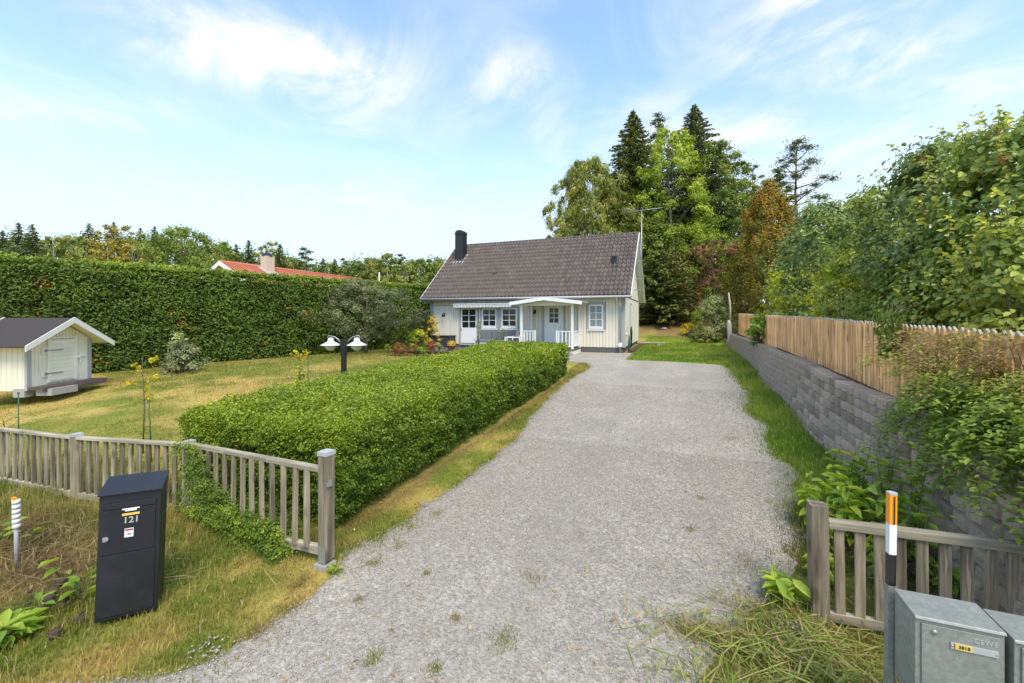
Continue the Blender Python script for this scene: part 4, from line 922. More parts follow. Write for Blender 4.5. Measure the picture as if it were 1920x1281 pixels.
# ------------------------------------------------------------------ clipped boxwood hedge
def surface_leaves(fn, n, size_fn, mat, parent, name='foliage', tv=.5, tfn=None, shape='quad', fold=.12, nrm=.75, hang=0):
    P, N = fn(n); n = len(P); D = np.maximum(2.5, -P[:, 0]*sn+P[:, 1]*cs); s = size_fn(D)*(.6+.8*rng.random(n))
    NN = unit(N*nrm+rv(n)*.9+np.array([0, 0, .3])); T = unit(rv(n)+N*.5+np.array([0, 0, -hang]))
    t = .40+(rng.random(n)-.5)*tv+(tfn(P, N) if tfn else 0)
    leaves(name, P, NN, T, s, s*.62, mat, t, parent, shape, fold)
HX0, HX1, HY0, HY1 = -5.85, -3.30, 3.45, 13.0
def htop(y): return np.interp(y, [3.4, 4.4, 8, 13], [1.08, 1.15, 1.25, 1.46])
def build_hedge():
    root = empty('clipped_hedge', (-4.65, 8.3, .2), 0, 'long clipped boxwood hedge with a flat top beside the gravel drive', 'hedge')
    root.location = (0, 0, 0)
    def samp(n):
        A = []; B = []
        def disp(x, y, z):
            return .13*(fbm(x+z*1.3, y+z, 1.5, 41)-.5)+.13*(fbm(x*1.1+z, y-z*1.7, 4.2, 43)-.5)+.12*(fbm(x*1.1-z, y+z*1.7, 10, 47)-.5)
        def side(n, kind):
            u = rng.random(n); v = rng.random(n); dep = rng.random(n)**1.5*.22-.035
            if kind == 'top':
                ybias = rng.random(n)**1.7; y = HY0+(HY1-HY0)*ybias; x = HX0+(HX1-HX0)*u; e = np.minimum(np.minimum(x-HX0, HX1-x), np.minimum(y-HY0, HY1-y)); rd = .13*np.exp(-np.maximum(e, 0)/.13)
                z = htop(y)-rd-dep+disp(x, y, 0)*1.3; N = np.tile([0, 0, 1.], (n, 1))
            elif kind == 'right':
                y = HY0+(HY1-HY0)*rng.random(n)**1.5; zb = gz(HX1, y)+.05; z = zb+(htop(y)-zb-.02)*v; f = v; bul = .06*np.sin(f*3.0)-.05*(1-f)**3; rd = .12*np.exp(-(htop(y)-z)/.1)
                x = HX1-dep+bul-rd+disp(z*2, y, 1)*1.6; N = np.tile([1., 0, 0], (n, 1))
            elif kind == 'left':
                y = HY0+(HY1-HY0)*rng.random(n); zb = gz(HX0, y); z = zb+(htop(y)-zb-.02)*v; x = HX0+dep-disp(z*2, y, 1)*1.4+.1*np.exp(-(htop(y)-z)/.1); N = np.tile([-1., 0, 0], (n, 1))
            elif kind == 'front':
                x = HX0+(HX1-HX0)*u; zb = gz(x, HY0)+.02; z = zb+(htop(HY0)-zb)*v; y = HY0+dep-disp(x, z*2, 1)*1.6+.1*np.exp(-(htop(HY0)-z)/.1)+.05*(1-v)**3; N = np.tile([0, -1., 0], (n, 1))
            else:
                x = HX0+(HX1-HX0)*u; zb = gz(x, HY1)+.02; z = zb+(htop(HY1)-zb)*v; y = HY1-dep+disp(x, z*2, 1); N = np.tile([0, 1., 0], (n, 1))
            return np.stack([x, y, z], 1), N
        for k, q in (('top', .42), ('right', .30), ('front', .20), ('left', .05), ('back', .03)):
            p, m = side(int(n*q), k); A.append(p); B.append(m)
        return np.concatenate(A), np.concatenate(B)
    def tf(P, N): return -.20*(N[:, 2] < .5)*(1-sst(P[:, 2]-gz(P[:, 0], P[:, 1]), .2, 1.05))+.30*(fbm(P[:, 0]+P[:, 2], P[:, 1], 1.1, 51)-.5)+.22*(fbm(P[:, 0], P[:, 1]+P[:, 2], 5, 53)-.5)+.16*N[:, 2]+.12*sst(P[:, 2], .8, 1.2)*(N[:, 2] < .5)+.7*(fbm(P[:, 0]+P[:, 2]*.7, P[:, 1]-P[:, 2], 2.6, 77) > .78)*(rng.random(len(P)) < .18)  # shade painted into tint: dark low sides, pale top; plus random patches, brown leaves
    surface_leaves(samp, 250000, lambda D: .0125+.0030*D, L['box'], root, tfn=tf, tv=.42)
    b = MB(); 
    n = 14
    for i in range(n):
        y0 = HY0+.12+(HY1-HY0-.24)*i/n; y1 = HY0+.12+(HY1-HY0-.24)*(i+1)/n; V = []
        for y in (y0, y1):
            for x, zf in ((HX0+.2, 0), (HX1-.23, 0), (HX1-.23, .8), (HX1-.36, 1), (HX0+.34, 1), (HX0+.2, .8)):
                zb = float(gz(x, y)); V.append((x, y, zb+(float(htop(y))-.2-zb)*zf))
        F = [(k, (k+1) % 6, 6+(k+1) % 6, 6+k) for k in range(6)]+([(5, 4, 3, 2, 1, 0)] if i == 0 else [])+([(6, 7, 8, 9, 10, 11)] if i == n-1 else [])
        b.add(V, F)
    b.build('inner_branches', M['twig'], root)
    # shoots hanging out through the fence at the front-left
    rt = empty('creeping_shrub', (-4.7, 3.25, -.1), 0, 'small leaved evergreen growth pushing through the slats of the short fence', 'shrub')
    k = 420; c = []
    for i in range(k):
        u = rng.random(); x = -5.35+u*2.0; top = .74-.72*u+.12*math.sin(u*9); z = -.12+(top+.14)*rng.random()
        c.append((x+4.7, (rng.random()-.6)*.34-.17*(x+5.4)+.08, z+.1))
    c = np.array(c); P, d, idx = clump_crown(c, .06+.09*rng.random(k), 120, .8)
    leaves('foliage', P, unit(d+np.array([0, -.5, .6])), rv(len(P)), .022*(.7+.6*rng.random(len(P))), .015, L['box'], .35+(rng.random(k)[idx]-.5)*.4+(rng.random(len(P))-.5)*.4, rt)
build_hedge()

# ------------------------------------------------------------------ thuja hedge
def build_thuja():
    root = empty('thuja_hedge', (0, 0, 0), 0, 'tall dense green thuja hedge closing the left side of the lawn', 'hedge')
    P0 = np.array([-20.3, -1.0]); P1 = np.array([-13.15, 23.6]); d = (P1-P0); Ln = np.linalg.norm(d); d /= Ln; nn = np.array([d[1], -d[0]])   # faces the lawn (+x)
    if nn[0] < 0: nn = -nn
    W = 1.5
    def fn(n):
        a = int(n*.68); u = rng.random(a)*Ln; v = rng.random(a)**.9; xy = P0+d*u[:, None]; zb = gz(xy[:, 0], xy[:, 1]); tz = 3.86+.006*u+.10*(fbm(u, u*0, .9, 61)-.5)*2
        z = zb-.05+(tz-zb)*v; dep = rng.random(a)**1.6*.30-.08; dsp = .35*(fbm(u, z, 1.0, 63)-.5)+.22*(fbm(u, z, 3.0, 65)-.5)
        off = dsp-dep-.18*v**3; p = np.stack([xy[:, 0]+nn[0]*off, xy[:, 1]+nn[1]*off, z], 1); N = np.tile([nn[0], nn[1], 0.15], (a, 1))
        b = n-a; u = rng.random(b)*Ln; w = -rng.random(b)*W; xy = P0+d*u[:, None]+nn*(w-.12)[:, None]
        tip = rng.random(b)**3*.22; z = 3.88+.006*u+.16*(fbm(u, w, 1.3, 67)-.5)+.14*(fbm(u, w, 4, 69)-.5)+tip-.1*np.exp(w/.1)*0
        q = np.stack([xy[:, 0], xy[:, 1], z], 1); M_ = np.tile([nn[0]*.5, nn[1]*.5, 1.], (b, 1))
        return np.concatenate([p, q]), np.concatenate([N, M_])
    P, N = fn(125000); n = len(P); D = -P[:, 0]*sn+P[:, 1]*cs
    s = (.055+.0040*np.clip(D, 8, 30))*(.6+.8*rng.random(n))
    T = unit(N*.45+rv(n)*.75+np.array([0, 0, -.15])+np.where((P[:, 2] > 3.9)[:, None], np.array([[0, 0, 1.2]]), 0)); NN = unit(rv(n)*.8+N*.5+np.array([0, 0, .55]))
    u = P[:, 0]*d[0]+P[:, 1]*d[1]
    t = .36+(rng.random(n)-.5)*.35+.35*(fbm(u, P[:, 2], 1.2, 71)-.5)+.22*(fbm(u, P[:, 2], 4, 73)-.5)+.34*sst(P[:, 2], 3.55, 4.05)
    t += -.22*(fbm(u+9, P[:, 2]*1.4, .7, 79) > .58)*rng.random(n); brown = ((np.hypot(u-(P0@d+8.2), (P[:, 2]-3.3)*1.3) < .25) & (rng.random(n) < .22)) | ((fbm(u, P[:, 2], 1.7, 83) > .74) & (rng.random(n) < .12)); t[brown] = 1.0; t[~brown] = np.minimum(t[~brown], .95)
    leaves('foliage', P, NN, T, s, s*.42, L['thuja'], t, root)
    b = MB(); q0 = P0-nn*.35; q1 = P1-nn*.35; r0 = P0-nn*(W-.1); r1 = P1-nn*(W-.1)
    b.prism([tuple(q0), tuple(q1), tuple(r1), tuple(r0)], -.3, 3.76); b.build('inner_branches', M['twig'], root)
build_thuja()

# ------------------------------------------------------------------ the white house
HX, HXR, HYF, HYB = -12.64, -2.38, 20.02, 27.2; RZ = 6.74; EZ = 3.30; YE0 = 19.6; YR = 23.6; YE1 = 27.6
def build_house():
    root = empty('house', (-7.5, 20.02, .6), 0, 'small cream clad house with a steep brown tiled roof at the end of the drive', 'house')
    O = Vector((-7.5, 20.02, .6))
    def P(b, name, mat, par=root, bev=0):
        b.v = [(v[0]-O.x, v[1]-O.y, v[2]-O.z) for v in b.v]; o = b.build(name, mat, par); 
        if bev: bevel(o, bev)
        return o
    b = MB(); b.box(HX+.05, HXR-.05, HYF+.04, HYB-.05, -.1, .93); P(b, 'foundation', M['found'])
    # inner body
    b = MB(); b.box(HX+.03, HXR-.03, HYF+.1, HYB-.03, .9, 3.25); b.prism_axis([(HYF+.1, 3.251), (HYB-.03, 3.251), (YR, 6.5)], HX+.03, HXR-.03, 0); P(b, 'wall', M['siding'])
    opens = [(-10.84, -9.80, .84, 2.82), (-9.62, -8.68, 1.70, 2.80), (-8.52, -7.56, 1.70, 2.80), (-6.24, -5.16, .84, 2.90), (-4.06, -3.27, 1.70, 2.92)]
    pitch = .1486; n = int((HXR-HX)/pitch)
    cache = {}
    def board(x, z0, z1):
        k = (round(z0, 3), round(z1, 3))
        if k not in cache:
            q = MB(); w = pitch/2-.006; q.prism_axis([(-w, 0), (-w+.008, -.02), (w-.022, -.02), (w-.014, -.008), (w+.004, -.008), (w+.004, 0)], 0, z1-z0, 2); cache[k] = q.mesh('board', M['siding'])
        link('board', cache[k], root, (x-O.x, HYF+.03-O.y, z0-O.z))
    for i in range(n):
        x = HX+.06+pitch*(i+.5)
        segs = [(.88, 3.22)]
        for (a, c, z0, z1) in opens:
            if a+.02 < x < c-.02:
                segs = [s for (p, q) in segs for s in ((p, z0), (z1, q)) if s[1]-s[0] > .05]
        for (p, q) in segs: board(x, p, q)
    b = MB(); x = HXR
    y = HYF+.06
    while y < HYB-.1:
        zt = RZ-.30-abs(y-YR)*(RZ-EZ)/4.0
        b.prism_axis([(x-.02, y), (x+.012, y+.006), (x+.012, y+pitch-.03), (x-.002, y+pitch-.022), (x-.002, y+pitch)], .9, zt, 2); y += pitch
    P(b, 'gable_siding', M['siding']); root.children[-1]['kind'] = 'stuff'
    b = MB(); b.box(HX-.02, HX+.0, HYF+.05, HYB, .9, 3.3); b.prism_axis([(HYF+.05, 3.3), (HYB, 3.3), (YR, 6.55)], HX-.02, HX, 0); P(b, 'gable_siding', M['siding'])
    for (xa, xb, ya, yb) in ((HX-.03, HX+.16, HYF-.025, HYF+.012), (HXR-.12, HXR+.035, HYF-.025, HYF+.012), (HXR+.013, HXR+.037, HYF+.013, HYF+.16), (HXR+.0, HXR+.035, HYB-.13, HYB)):
        b = MB(); b.box(xa, xb, ya, yb, .9, 3.2); P(b, 'corner_board', M['greytrim'])
    b = MB(); b.box(HXR+.013, HXR+.03, HYF+.2, HYB-.14, 3.23, 3.27); P(b, 'trim', M['deck'])
    b = MB(); b.box(HX+.16, -11.05, HYF-.012, HYF+.008, 2.90, 2.93); P(b, 'trim', M['greytrim'])
    # gable door
    b = MB(); b.box(HXR+.012, HXR+.04, 22.3, 23.3, .9, 3.0); P(b, 'door_trim', M['greytrim'])
    b = MB(); b.box(HXR+.04, HXR+.05, 22.4, 23.2, .95, 2.9); P(b, 'side_door', M['white'])
    # windows
    def window(a, c, z0, z1, cols, rows, gm, door=False, glass_from=None, trim=.11, arch=False):
        f = MB()
        for (p, q, r, s) in ((a-trim*.3, a+trim*.5, z0-trim*.3, z1+trim*.5), (c-trim*.5, c+trim*.3, z0-trim*.3, z1+trim*.5)): f.box(p, q, HYF-.03, HYF+.04, r, s)
        f.box(a+trim*.5, c-trim*.5, HYF-.028, HYF+.04, z1-.05, z1+trim*.5)
        if not door: f.box(a+trim*.5, c-trim*.5, HYF-.028, HYF+.04, z0-trim*.3, z0+.03)
        w = P(f, 'door' if door else 'window', M['greytrim'])
        ia, ic = a+trim*.5, c-trim*.5; iz0 = z0+(.10 if door else .03); iz1 = z1-.05
        gz0 = glass_from if glass_from else iz0+.12; gl = .07 if not arch else .26; gr = .07 if not arch else .26
        gt = iz1-.07 if not arch else iz1-.13
        s = MB(); s.box(ia, ia+gl, HYF-.012, HYF+.05, iz0, iz1); s.box(ic-gr, ic, HYF-.012, HYF+.05, iz0, iz1); s.box(ia+gl, ic-gr, HYF-.012, HYF+.05, gt, iz1); s.box(ia+gl, ic-gr, HYF-.012, HYF+.05, iz0, gz0)
        so = P(s, 'leaf' if door else 'sash', M['white'], w)
        ga, gc = ia+gl, ic-gr; cw = (gc-ga)/cols; rh = (gt-gz0)/rows
        for i in range(cols):
            for j in range(rows):
                g = MB(); g.box(ga+cw*i+.001, ga+cw*(i+1)-.001, HYF+.03, HYF+.036, gz0+rh*j+.001, gz0+rh*(j+1)-.001); P(g, 'pane', gm, w)
        for i in range(1, cols): g = MB(); g.box(ga+cw*i-.016, ga+cw*i+.016, HYF-.004, HYF+.029, gz0, gt); P(g, 'glazing_bar', M['white'], w)
        for j in range(1, rows): g = MB(); g.box(ga, gc, HYF+.0, HYF+.027, gz0+rh*j-.016, gz0+rh*j+.016); P(g, 'glazing_bar', M['white'], w)
        if not door: s = MB(); s.box(a-.02, c+.02, HYF-.06, HYF-.031, z0-.05, z0+.0); P(s, 'sill', M['white'], w)
        else: s = MB(); s.box(a+trim*.5, c-trim*.5, HYF-.05, HYF+.03, z0-.02, z0+.07); P(s, 'threshold', M['zinc'], w)
        return w
    window(-10.84, -9.80, .84, 2.82, 2, 3, M['glass'], True, 1.74)
    window(-9.62, -8.68, 1.70, 2.80, 2, 3, M['glass']); window(-8.52, -7.56, 1.70, 2.80, 2, 3, M['glass'])
    fd = window(-6.24, -5.16, .84, 2.90, 2, 3, M['glass'], True, 2.02, arch=True)
    b = MB(); b.tube([(-5.36, HYF-.03, 1.62), (-5.36, HYF-.07, 1.62), (-5.45, HYF-.07, 1.62)], .012, 6); b.tube([(-5.36, HYF-.012, 1.78), (-5.36, HYF-.04, 1.78)], .022, 8); P(b, 'handle', M['metal'], fd)
    b = MB(); b.tube([(-10.74, HYF-.03, 1.70), (-10.74, HYF-.06, 1.70), (-10.74, HYF-.06, 1.58)], .012, 6); P(b, 'handle', M['rubberblack'])
    window(-4.06, -3.27, 1.70, 2.92, 2, 3, M['glassblue'])
    b = MB(); b.box(-8.68, -8.54, HYF-.02, HYF+.03, 1.66, 2.82); P(b, 'trim', M['greytrim'])
    for (lx_, lz_) in ((-11.78, 2.42), (-6.64, 2.55)):
        b = MB(); b.box(lx_-.03, lx_+.03, HYF-.03, HYF-.005, lz_-.09, lz_+.09); b.tube([(lx_, HYF-.03, lz_+.05), (lx_, HYF-.16, lz_+.12), (lx_, HYF-.2, lz_+.03)], .012, 6); b.lathe([(.02, .06), (.05, 0), (.06, -.09), (.02, -.12)], (lx_, HYF-.2, lz_), 8); P(b, 'wall_lamp', M['rubberblack'])
    # roof: deck, tiles, boards
    sl = math.atan2(RZ-EZ, YR-YE0); xl0, xr0 = HX-.36, HXR+.36
    b = MB(); t = .10
    b.prism_axis([(YE0, EZ-.02), (YR, RZ-.02), (YE1, EZ-.02), (YE1, EZ-.02-t), (YR, RZ-.02-t), (YE0, EZ-.02-t)], xl0+.02, xr0-.02, 0); roof = P(b, 'roof', M['white_old'])
    rows = 15; cols = 54; slen = math.hypot(RZ-EZ, YR-YE0)+.06; rl = slen/rows; cw = (xr0-xl0-.06)/cols
    def tile(seed):
        r = random.Random(seed); q = MB(); N_ = 12; V = []
        for v, dz in ((0, .030), (rl*.5, .016), (rl+.03, .000)):
            for i in range(N_+1):
                u = i/N_*cw; ph = i/N_; h = .072*max(0, math.sin(min(1, ph/.62)*math.pi))**1.2
                V.append((u, v, h+dz))
        # front lip
        for i in range(N_+1): V.append((V[i][0], 0, V[i][2]-.028))
        F = []; m_ = N_+1
        for a in range(2):
            for i in range(N_): k = a*m_+i; F.append((k, k+1, k+m_+1, k+m_))
        for i in range(N_): F.append((3*m_+i, 3*m_+i+1, i+1, i))
        q.add(V, F, True); return q.mesh('roof_tile', M['tile'])
    tm = [tile(i) for i in range(3)]
    Rm = Matrix.Rotation(sl, 4, 'X'); fv = []; ff = []; nbv = 0
    lst = sorted([(-(c), r_, c) for r_ in range(rows) for c in range(cols)])
    cnt = 0
    for (_, r_, c) in lst:
        loc = Vector((xl0+.03+c*cw, YE0-.06, EZ-.015-.02))+Rm @ Vector((0, r_*rl, .012+random.uniform(-.003, .003)))
        if cnt < 300:
            o = link('roof_tile', random.choice(tm), root, loc-O, (sl+random.uniform(-.006, .006), 0, random.uniform(-.006, .006)))
        else:
            me = tm[0]
            for v in me.vertices: q = loc+(Rm @ v.co)-O; fv.append(tuple(q))
            for p in me.polygons: ff.append([nbv+j for j in p.vertices])
            nbv += len(me.vertices)
        cnt += 1
    me = bpy.data.meshes.new('far_roof_tiles'); me.from_pydata(fv, [], ff); me.materials.append(M['tilefar']); me.polygons.foreach_set('use_smooth', [True]*len(ff)); me.update(); tag(link('far_roof_tiles', me, root), kind='stuff')
    b = MB(); b.prism_axis([(YR, RZ+.02), (YE1+.05, EZ-.02), (YE1+.05, EZ-.0), (YR, RZ+.05)], xl0+.02, xr0-.02, 0); P(b, 'rear_roof', M['tile'])
    nr = 34
    for i in range(nr):
        b = MB(); x0 = xl0+.02+(xr0-xl0-.04)*i/nr; w_ = (xr0-xl0-.04)/nr; b.tube([(x0, YR, RZ+.015), (x0+w_+.02, YR, RZ+.022)], [.085, .075], 8); P(b, 'ridge_tile', M['tile'])
    for xs_, in ((xl0,), (xr0,)):
        for (ya, yb) in ((YE0-.06, YR), (YE1+.06, YR)):
            s_ = 1 if ya < yb else -1; za = EZ-.06; b = MB(); b.prism_axis([(ya, za-.13), (yb, RZ+.0-.13), (yb, RZ+.075), (ya, za+.075)][::s_], xs_-.015 if xs_ < -5 else xs_-.012, xs_+.015, 0); P(b, 'bargeboard', M['white'])
    b = MB(); b.tube([(xl0+.02, YE0-.10, EZ-.06), (xr0+.02, YE0-.10, EZ-.10)], .055, 10); P(b, 'gutter', M['zinc'])
    b = MB(); b.box(xl0+.03, xr0-.03, YE0-.035, YE0-.005, EZ-.16, EZ-.02); P(b, 'fascia', M['greytrim'])
    b = MB(); b.box(xl0+.03, xr0-.03, YE0, HYF-.03, EZ-.15, EZ-.135); P(b, 'soffit', M['greytrim'])
    b = MB(); xx = HXR-.28; b.tube([(xx, YE0-.08, EZ-.12), (xx, YE0-.08, EZ-.24), (xx+.12, HYF-.08, EZ-.62), (xx+.12, HYF-.08, .62)], .038, 8); P(b, 'downpipe', M['zinc'])
    b = MB(); b.box(xx+.04, xx+.2, HYF-.14, HYF-.03, .93, 1.10); P(b, 'meter_box', M['white'])
    # chimney and roof vent
    cx, cy = -12.12, 22.5; zr = EZ+(cy-YE0)*(RZ-EZ)/4
    b = MB(); b.box(cx-.26, cx+.26, cy-.26, cy+.26, zr-.5, 7.20); ch = P(b, 'chimney', M['black'])
    b = MB(); b.box(cx-.29, cx+.29, cy-.29, cy+.29, 7.2, 7.24); b.prism_axis([(cx-.27, 7.24), (cx+.27, 7.24), (cx+.24, 7.36), (cx+.13, 7.43), (cx-.13, 7.43), (cx-.24, 7.36)], cy-.27, cy+.27, 1); P(b, 'chimney_cap', M['black'], ch)
    b = MB(); q = lambda y_: EZ+(y_-YE0)*(RZ-EZ)/4+.05
    b.add([(cx-.5, cy-.55, q(cy-.55)+.01), (cx+.5, cy-.55, q(cy-.55)+.01), (cx+.42, cy+.3, q(cy+.3)+.01), (cx-.42, cy+.3, q(cy+.3)+.01), (cx-.5, cy-.55, q(cy-.55)-.03), (cx+.5, cy-.55, q(cy-.55)-.03), (cx+.42, cy+.3, q(cy+.3)-.03), (cx-.42, cy+.3, q(cy+.3)-.03)], [(0, 1, 2, 3), (0, 4, 5, 1), (1, 5, 6, 2), (3, 7, 4, 0)]); P(b, 'flashing', M['zinc'], ch)
    vx, vy = -3.03, 21.5; vz = EZ+(vy-YE0)*(RZ-EZ)/4
    b = MB(); b.box(vx-.10, vx+.10, vy-.12, vy+.12, vz-.1, vz+.30); b.box(vx-.13, vx+.13, vy-.16, vy+.14, vz+.30, vz+.36); b.box(vx-.18, vx+.18, vy-.3, vy-.12, vz-.2, vz-.13); P(b, 'roof_vent', M['black'])
    b = MB(); vx, vy = -9.3, 21.1; vz = EZ+(vy-YE0)*(RZ-EZ)/4; b.box(vx-.08, vx+.08, vy-.08, vy+.06, vz-.05, vz+.10); P(b, 'roof_vent', M['black'])
    # porch
    PX0, PX1, PY = -6.86, -4.40, 18.42
    b = MB(); b.box(PX0-.05, PX1+.05, PY-.05, HYF-.02, .80, .86); P(b, 'porch_floor', M['deck'])
    b = MB(); b.box(PX0-.03, PX1+.03, PY-.02, PY+.02, .62, .798); b.box(PX1-.01, PX1+.03, PY+.02, HYF-.03, .62, .798); P(b, 'porch_skirt', M['white'])
    for (px_, py_, z1) in ((PX0, PY+.03, 2.80), (PX1-.07, PY+.03, 2.80), (PX0, HYF-.12, 2.85), (PX1-.07, HYF-.12, 2.85), (-6.52, PY+.25, 2.8)):
        if px_ == -6.52: continue
        b = MB(); b.box(px_, px_+.10, py_, py_+.10, .86, z1); P(b, 'porch_post', M['white'])
    for (xa, xb) in ((PX0+.10, -6.18), (-5.12, PX1-.07)):
        b = MB(); b.box(xa, xb, PY+.05, PY+.11, 1.62, 1.66); b.box(xa, xb, PY+.06, PY+.10, .95, .99); P(b, 'porch_rail', M['white'])
        k = int((xb-xa)/.13)
        for i in range(k): b = MB(); xx = xa+(i+.5)*(xb-xa)/k; b.box(xx-.025, xx+.025, PY+.065, PY+.085, .99, 1.62); P(b, 'baluster', M['white'])
    for xx in (-6.18, -5.16): b = MB(); b.box(xx, xx+.06, PY+.04, PY+.11, .86, 1.68); P(b, 'newel', M['white'])
    for px_ in (PX0+.03, PX1-.04):
        b = MB(); b.box(px_, px_+.04, PY+.13, HYF-.12, 1.62, 1.66); b.box(px_, px_+.03, PY+.13, HYF-.12, .95, .99); P(b, 'porch_rail', M['white'])
        for i in range(11): b = MB(); yy = PY+.2+i*.125; b.box(px_, px_+.02, yy-.025, yy+.025, .99, 1.62); P(b, 'baluster', M['white'])
    pc = (PX0+PX1)/2; y0 = PY-.28; xa, xb = PX0-.42, PX1+.48; zp, ze = 3.19, 2.98
    b = MB(); b.prism_axis([(xa, ze-.05), (pc, zp-.05), (xb, ze-.05), (xb, ze), (pc, zp), (xa, ze)], y0, YE0+.1, 1); P(b, 'porch_roof', M['zinc'])
    b = MB(); b.prism_axis([(xa, ze-.16), (pc, zp-.16), (xb, ze-.16), (xb, ze-.02), (pc, zp-.02), (xa, ze-.02)], y0-.03, y0-.002, 1); P(b, 'porch_bargeboard', M['white'])
    b = MB(); b.prism_axis([(PX0, 2.80), (PX1+.03, 2.80), (PX1+.03, 2.88), (pc, 3.05), (PX0, 2.88)], PY+.03, PY+.12, 1); P(b, 'porch_gable', M['white_old'])
    b = MB()
    for (x_, y_, ln_) in ((PX0+.2, PY+.2, .2), (PX1-.2, PY+.2, .2), (PX1-.2, HYF-.4, .2)): b.box(x_-.1, x_+.1, y_-.1, y_+.1, .5, .8)
    P(b, 'porch_pier', M['conc'])
    b = MB(); b.box(-5.2, PX1+.05, PY-.35, PY-.08, .58, .70); P(b, 'step', M['conc'])
M['tilefar'] = solid('concrete_tile_far', (.112, .088, .074), .72, .45, 3.2, bump=.35, bs=70, dirt=.5, dirtc=(.27, .225, .18))
build_house()

# ------------------------------------------------------------------ things on and round the house
def build_house_things():
    root = empty('awning', (-9.4, 19.9, 2.95), 0, 'retracted awning with grey and white striped valance above the terrace windows', 'awning')
    b = MB(); b.box(-1.62, 1.62, -.02, .08, .02, .16); b.build('cassette', M['white'], root)
    n = 60; V = []; F = []
    for i in range(n+1):
        x = -1.62+3.24*i/n; V += [(x, -.02, .12), (x, -.30, .03), (x, -.30+.012*math.sin(i*1.9), -.07), (x, -.30+.02*math.sin(i*1.9), -.15-.03*abs(math.sin(i*math.pi/3)))]
    for i in range(n):
        for k in range(3): a = i*4+k; F.append((a, a+1, a+5, a+4))
    me = bpy.data.meshes.new('fabric'); me.from_pydata(V, [], F); me.materials.append(M['awning']); me.update(); link('fabric', me, root)
    b = MB(); b.box(-1.63, 1.63, -.315, -.285, .0, .04); b.build('front_bar', M['white'], root)
    for s in (-1, 1): b = MB(); b.tube([(s*1.4, 0, -.02), (s*.6, -.15, -.02), (s*1.4, -.28, .0)], .015, 6); b.build('folding_arm', M['metal'], root)
    # terrace
    root = empty('terrace', (-10, 18.3, .6), 0, 'low grey brown boarded terrace in front of the white terrace door', 'terrace')
    b = MB(); b.box(-2.6, 2.9, -1.6, 1.65, -.12, .10); b.build('frame', M['soil'], root)
    for i in range(23):
        b = MB(); b.box(-2.65, 2.95, 0, .135, 0, .028); b.build('board', M['deck'], root, (0, -1.65+i*.144, .102))
    # storage box
    root = empty('storage_box', (-11.75, 19.55, .73), 0, 'dark grey storage box against the wall beside the terrace door', 'box')
    b = MB(); b.box(-.72, .72, -.32, .32, 0, .54); body = bevel(b.build('body', solid('anthracite_plastic', (.045, .05, .06), .6, .15, 6), root), .01)
    b = MB(); b.box(-.75, .75, -.35, .35, .54, .60); bevel(b.build('lid', M['black'], root), .01)
    for i in range(7): b = MB(); b.box(-.71+i*.205, -.52+i*.205, -.328, -.321, .03, .52); b.build('panel', bpy.data.materials['anthracite_plastic'], root)
    # sofa
    root = empty('garden_sofa', (-8.35, 19.1, .73), 0, 'white framed garden sofa with grey cushions under the windows', 'sofa')
    b = MB()
    for x in (-1.0, 1.0):
        for y in (-.35, .35): b.box(x-.025, x+.025, y-.025, y+.025, 0, .62)
        b.box(x-.03, x+.03, -.37, .37, .62, .66)
    b.box(-1.0, 1.0, -.36, -.32, .26, .31); b.box(-1.0, 1.0, .32, .36, .26, .31); b.box(-1, 1, .33, .37, .70, .74); b.box(-1.02, -.98, .33, .37, .6, .74); b.box(.98, 1.02, .33, .37, .6, .74); b.build('frame', M['white'], root)
    for i in range(3): b = MB(); b.box(-.96+i*.645, -.34+i*.645, -.33, .25, .312, .44); bevel(b.build('seat_cushion', M['cushion'], root), .03, 3)
    for i in range(3): b = MB(); b.box(-.96+i*.645, -.34+i*.645, .17, .32, .45, .88); bevel(b.build('back_cushion', M['cushion'], root), .03, 3)
    root = empty('garden_armchair', (-7.25, 18.55, .73), R(-75), 'white framed garden armchair with grey cushion beside the porch', 'chair')
    b = MB()
    for x in (-.35, .35):
        for y in (-.33, .33): b.box(x-.022, x+.022, y-.022, y+.022, 0, .6)
        b.box(x-.03, x+.03, -.35, .35, .6, .64)
    b.box(-.35, .35, .31, .35, .66, .7); b.box(-.35, .35, -.34, -.3, .25, .3); b.build('frame', M['white'], root)
    b = MB(); b.box(-.31, .31, -.3, .24, .31, .43); bevel(b.build('seat_cushion', M['cushion'], root), .03, 3); b = MB(); b.box(-.31, .31, .15, .3, .44, .84); bevel(b.build('back_cushion', M['cushion'], root), .03, 3)
    # pots
    for (x, y, lab, lm) in ((-10.9, 17.3, 'terracotta pot of red flowers on the terrace', L['redflower']), (-9.85, 17.35, 'terracotta pot of yellow flowers on the terrace', L['gold'])):
        root = empty('flower_pot', (x, y, .73), 0, lab, 'flower pot'); b = MB(); b.lathe([(0, 0), (.13, 0), (.18, .22), (.2, .22), (.2, .27), (.17, .27), (.16, .22), (0, .22)], n=14); b.build('pot', M['terra'], root)
        k = 420; d = rv(k); P = d*np.array([.21, .21, .13])*(rng.random((k, 1))**.4)+np.array([0, 0, .34]); leaves('flowers', P, d+np.array([0, 0, .6]), rv(k), .05, .04, lm, rng.random(k), root)
    # tv antenna
    ax, ay, az_ = -1.98, 24.6, 3.2
    root = empty('tv_antenna', (ax, ay, az_), 0, 'tall thin television aerial on a mast at the right gable', 'antenna')
    b = MB(); b.tube([(0, 0, 0), (0, 0, 5.05)], .028, 6); b.build('mast', M['metal'], root)
    b = MB(); b.tube([(-1.0, .1, 5.0), (1.1, -.1, 5.02)], .018, 6); b.build('boom', M['metal'], root)
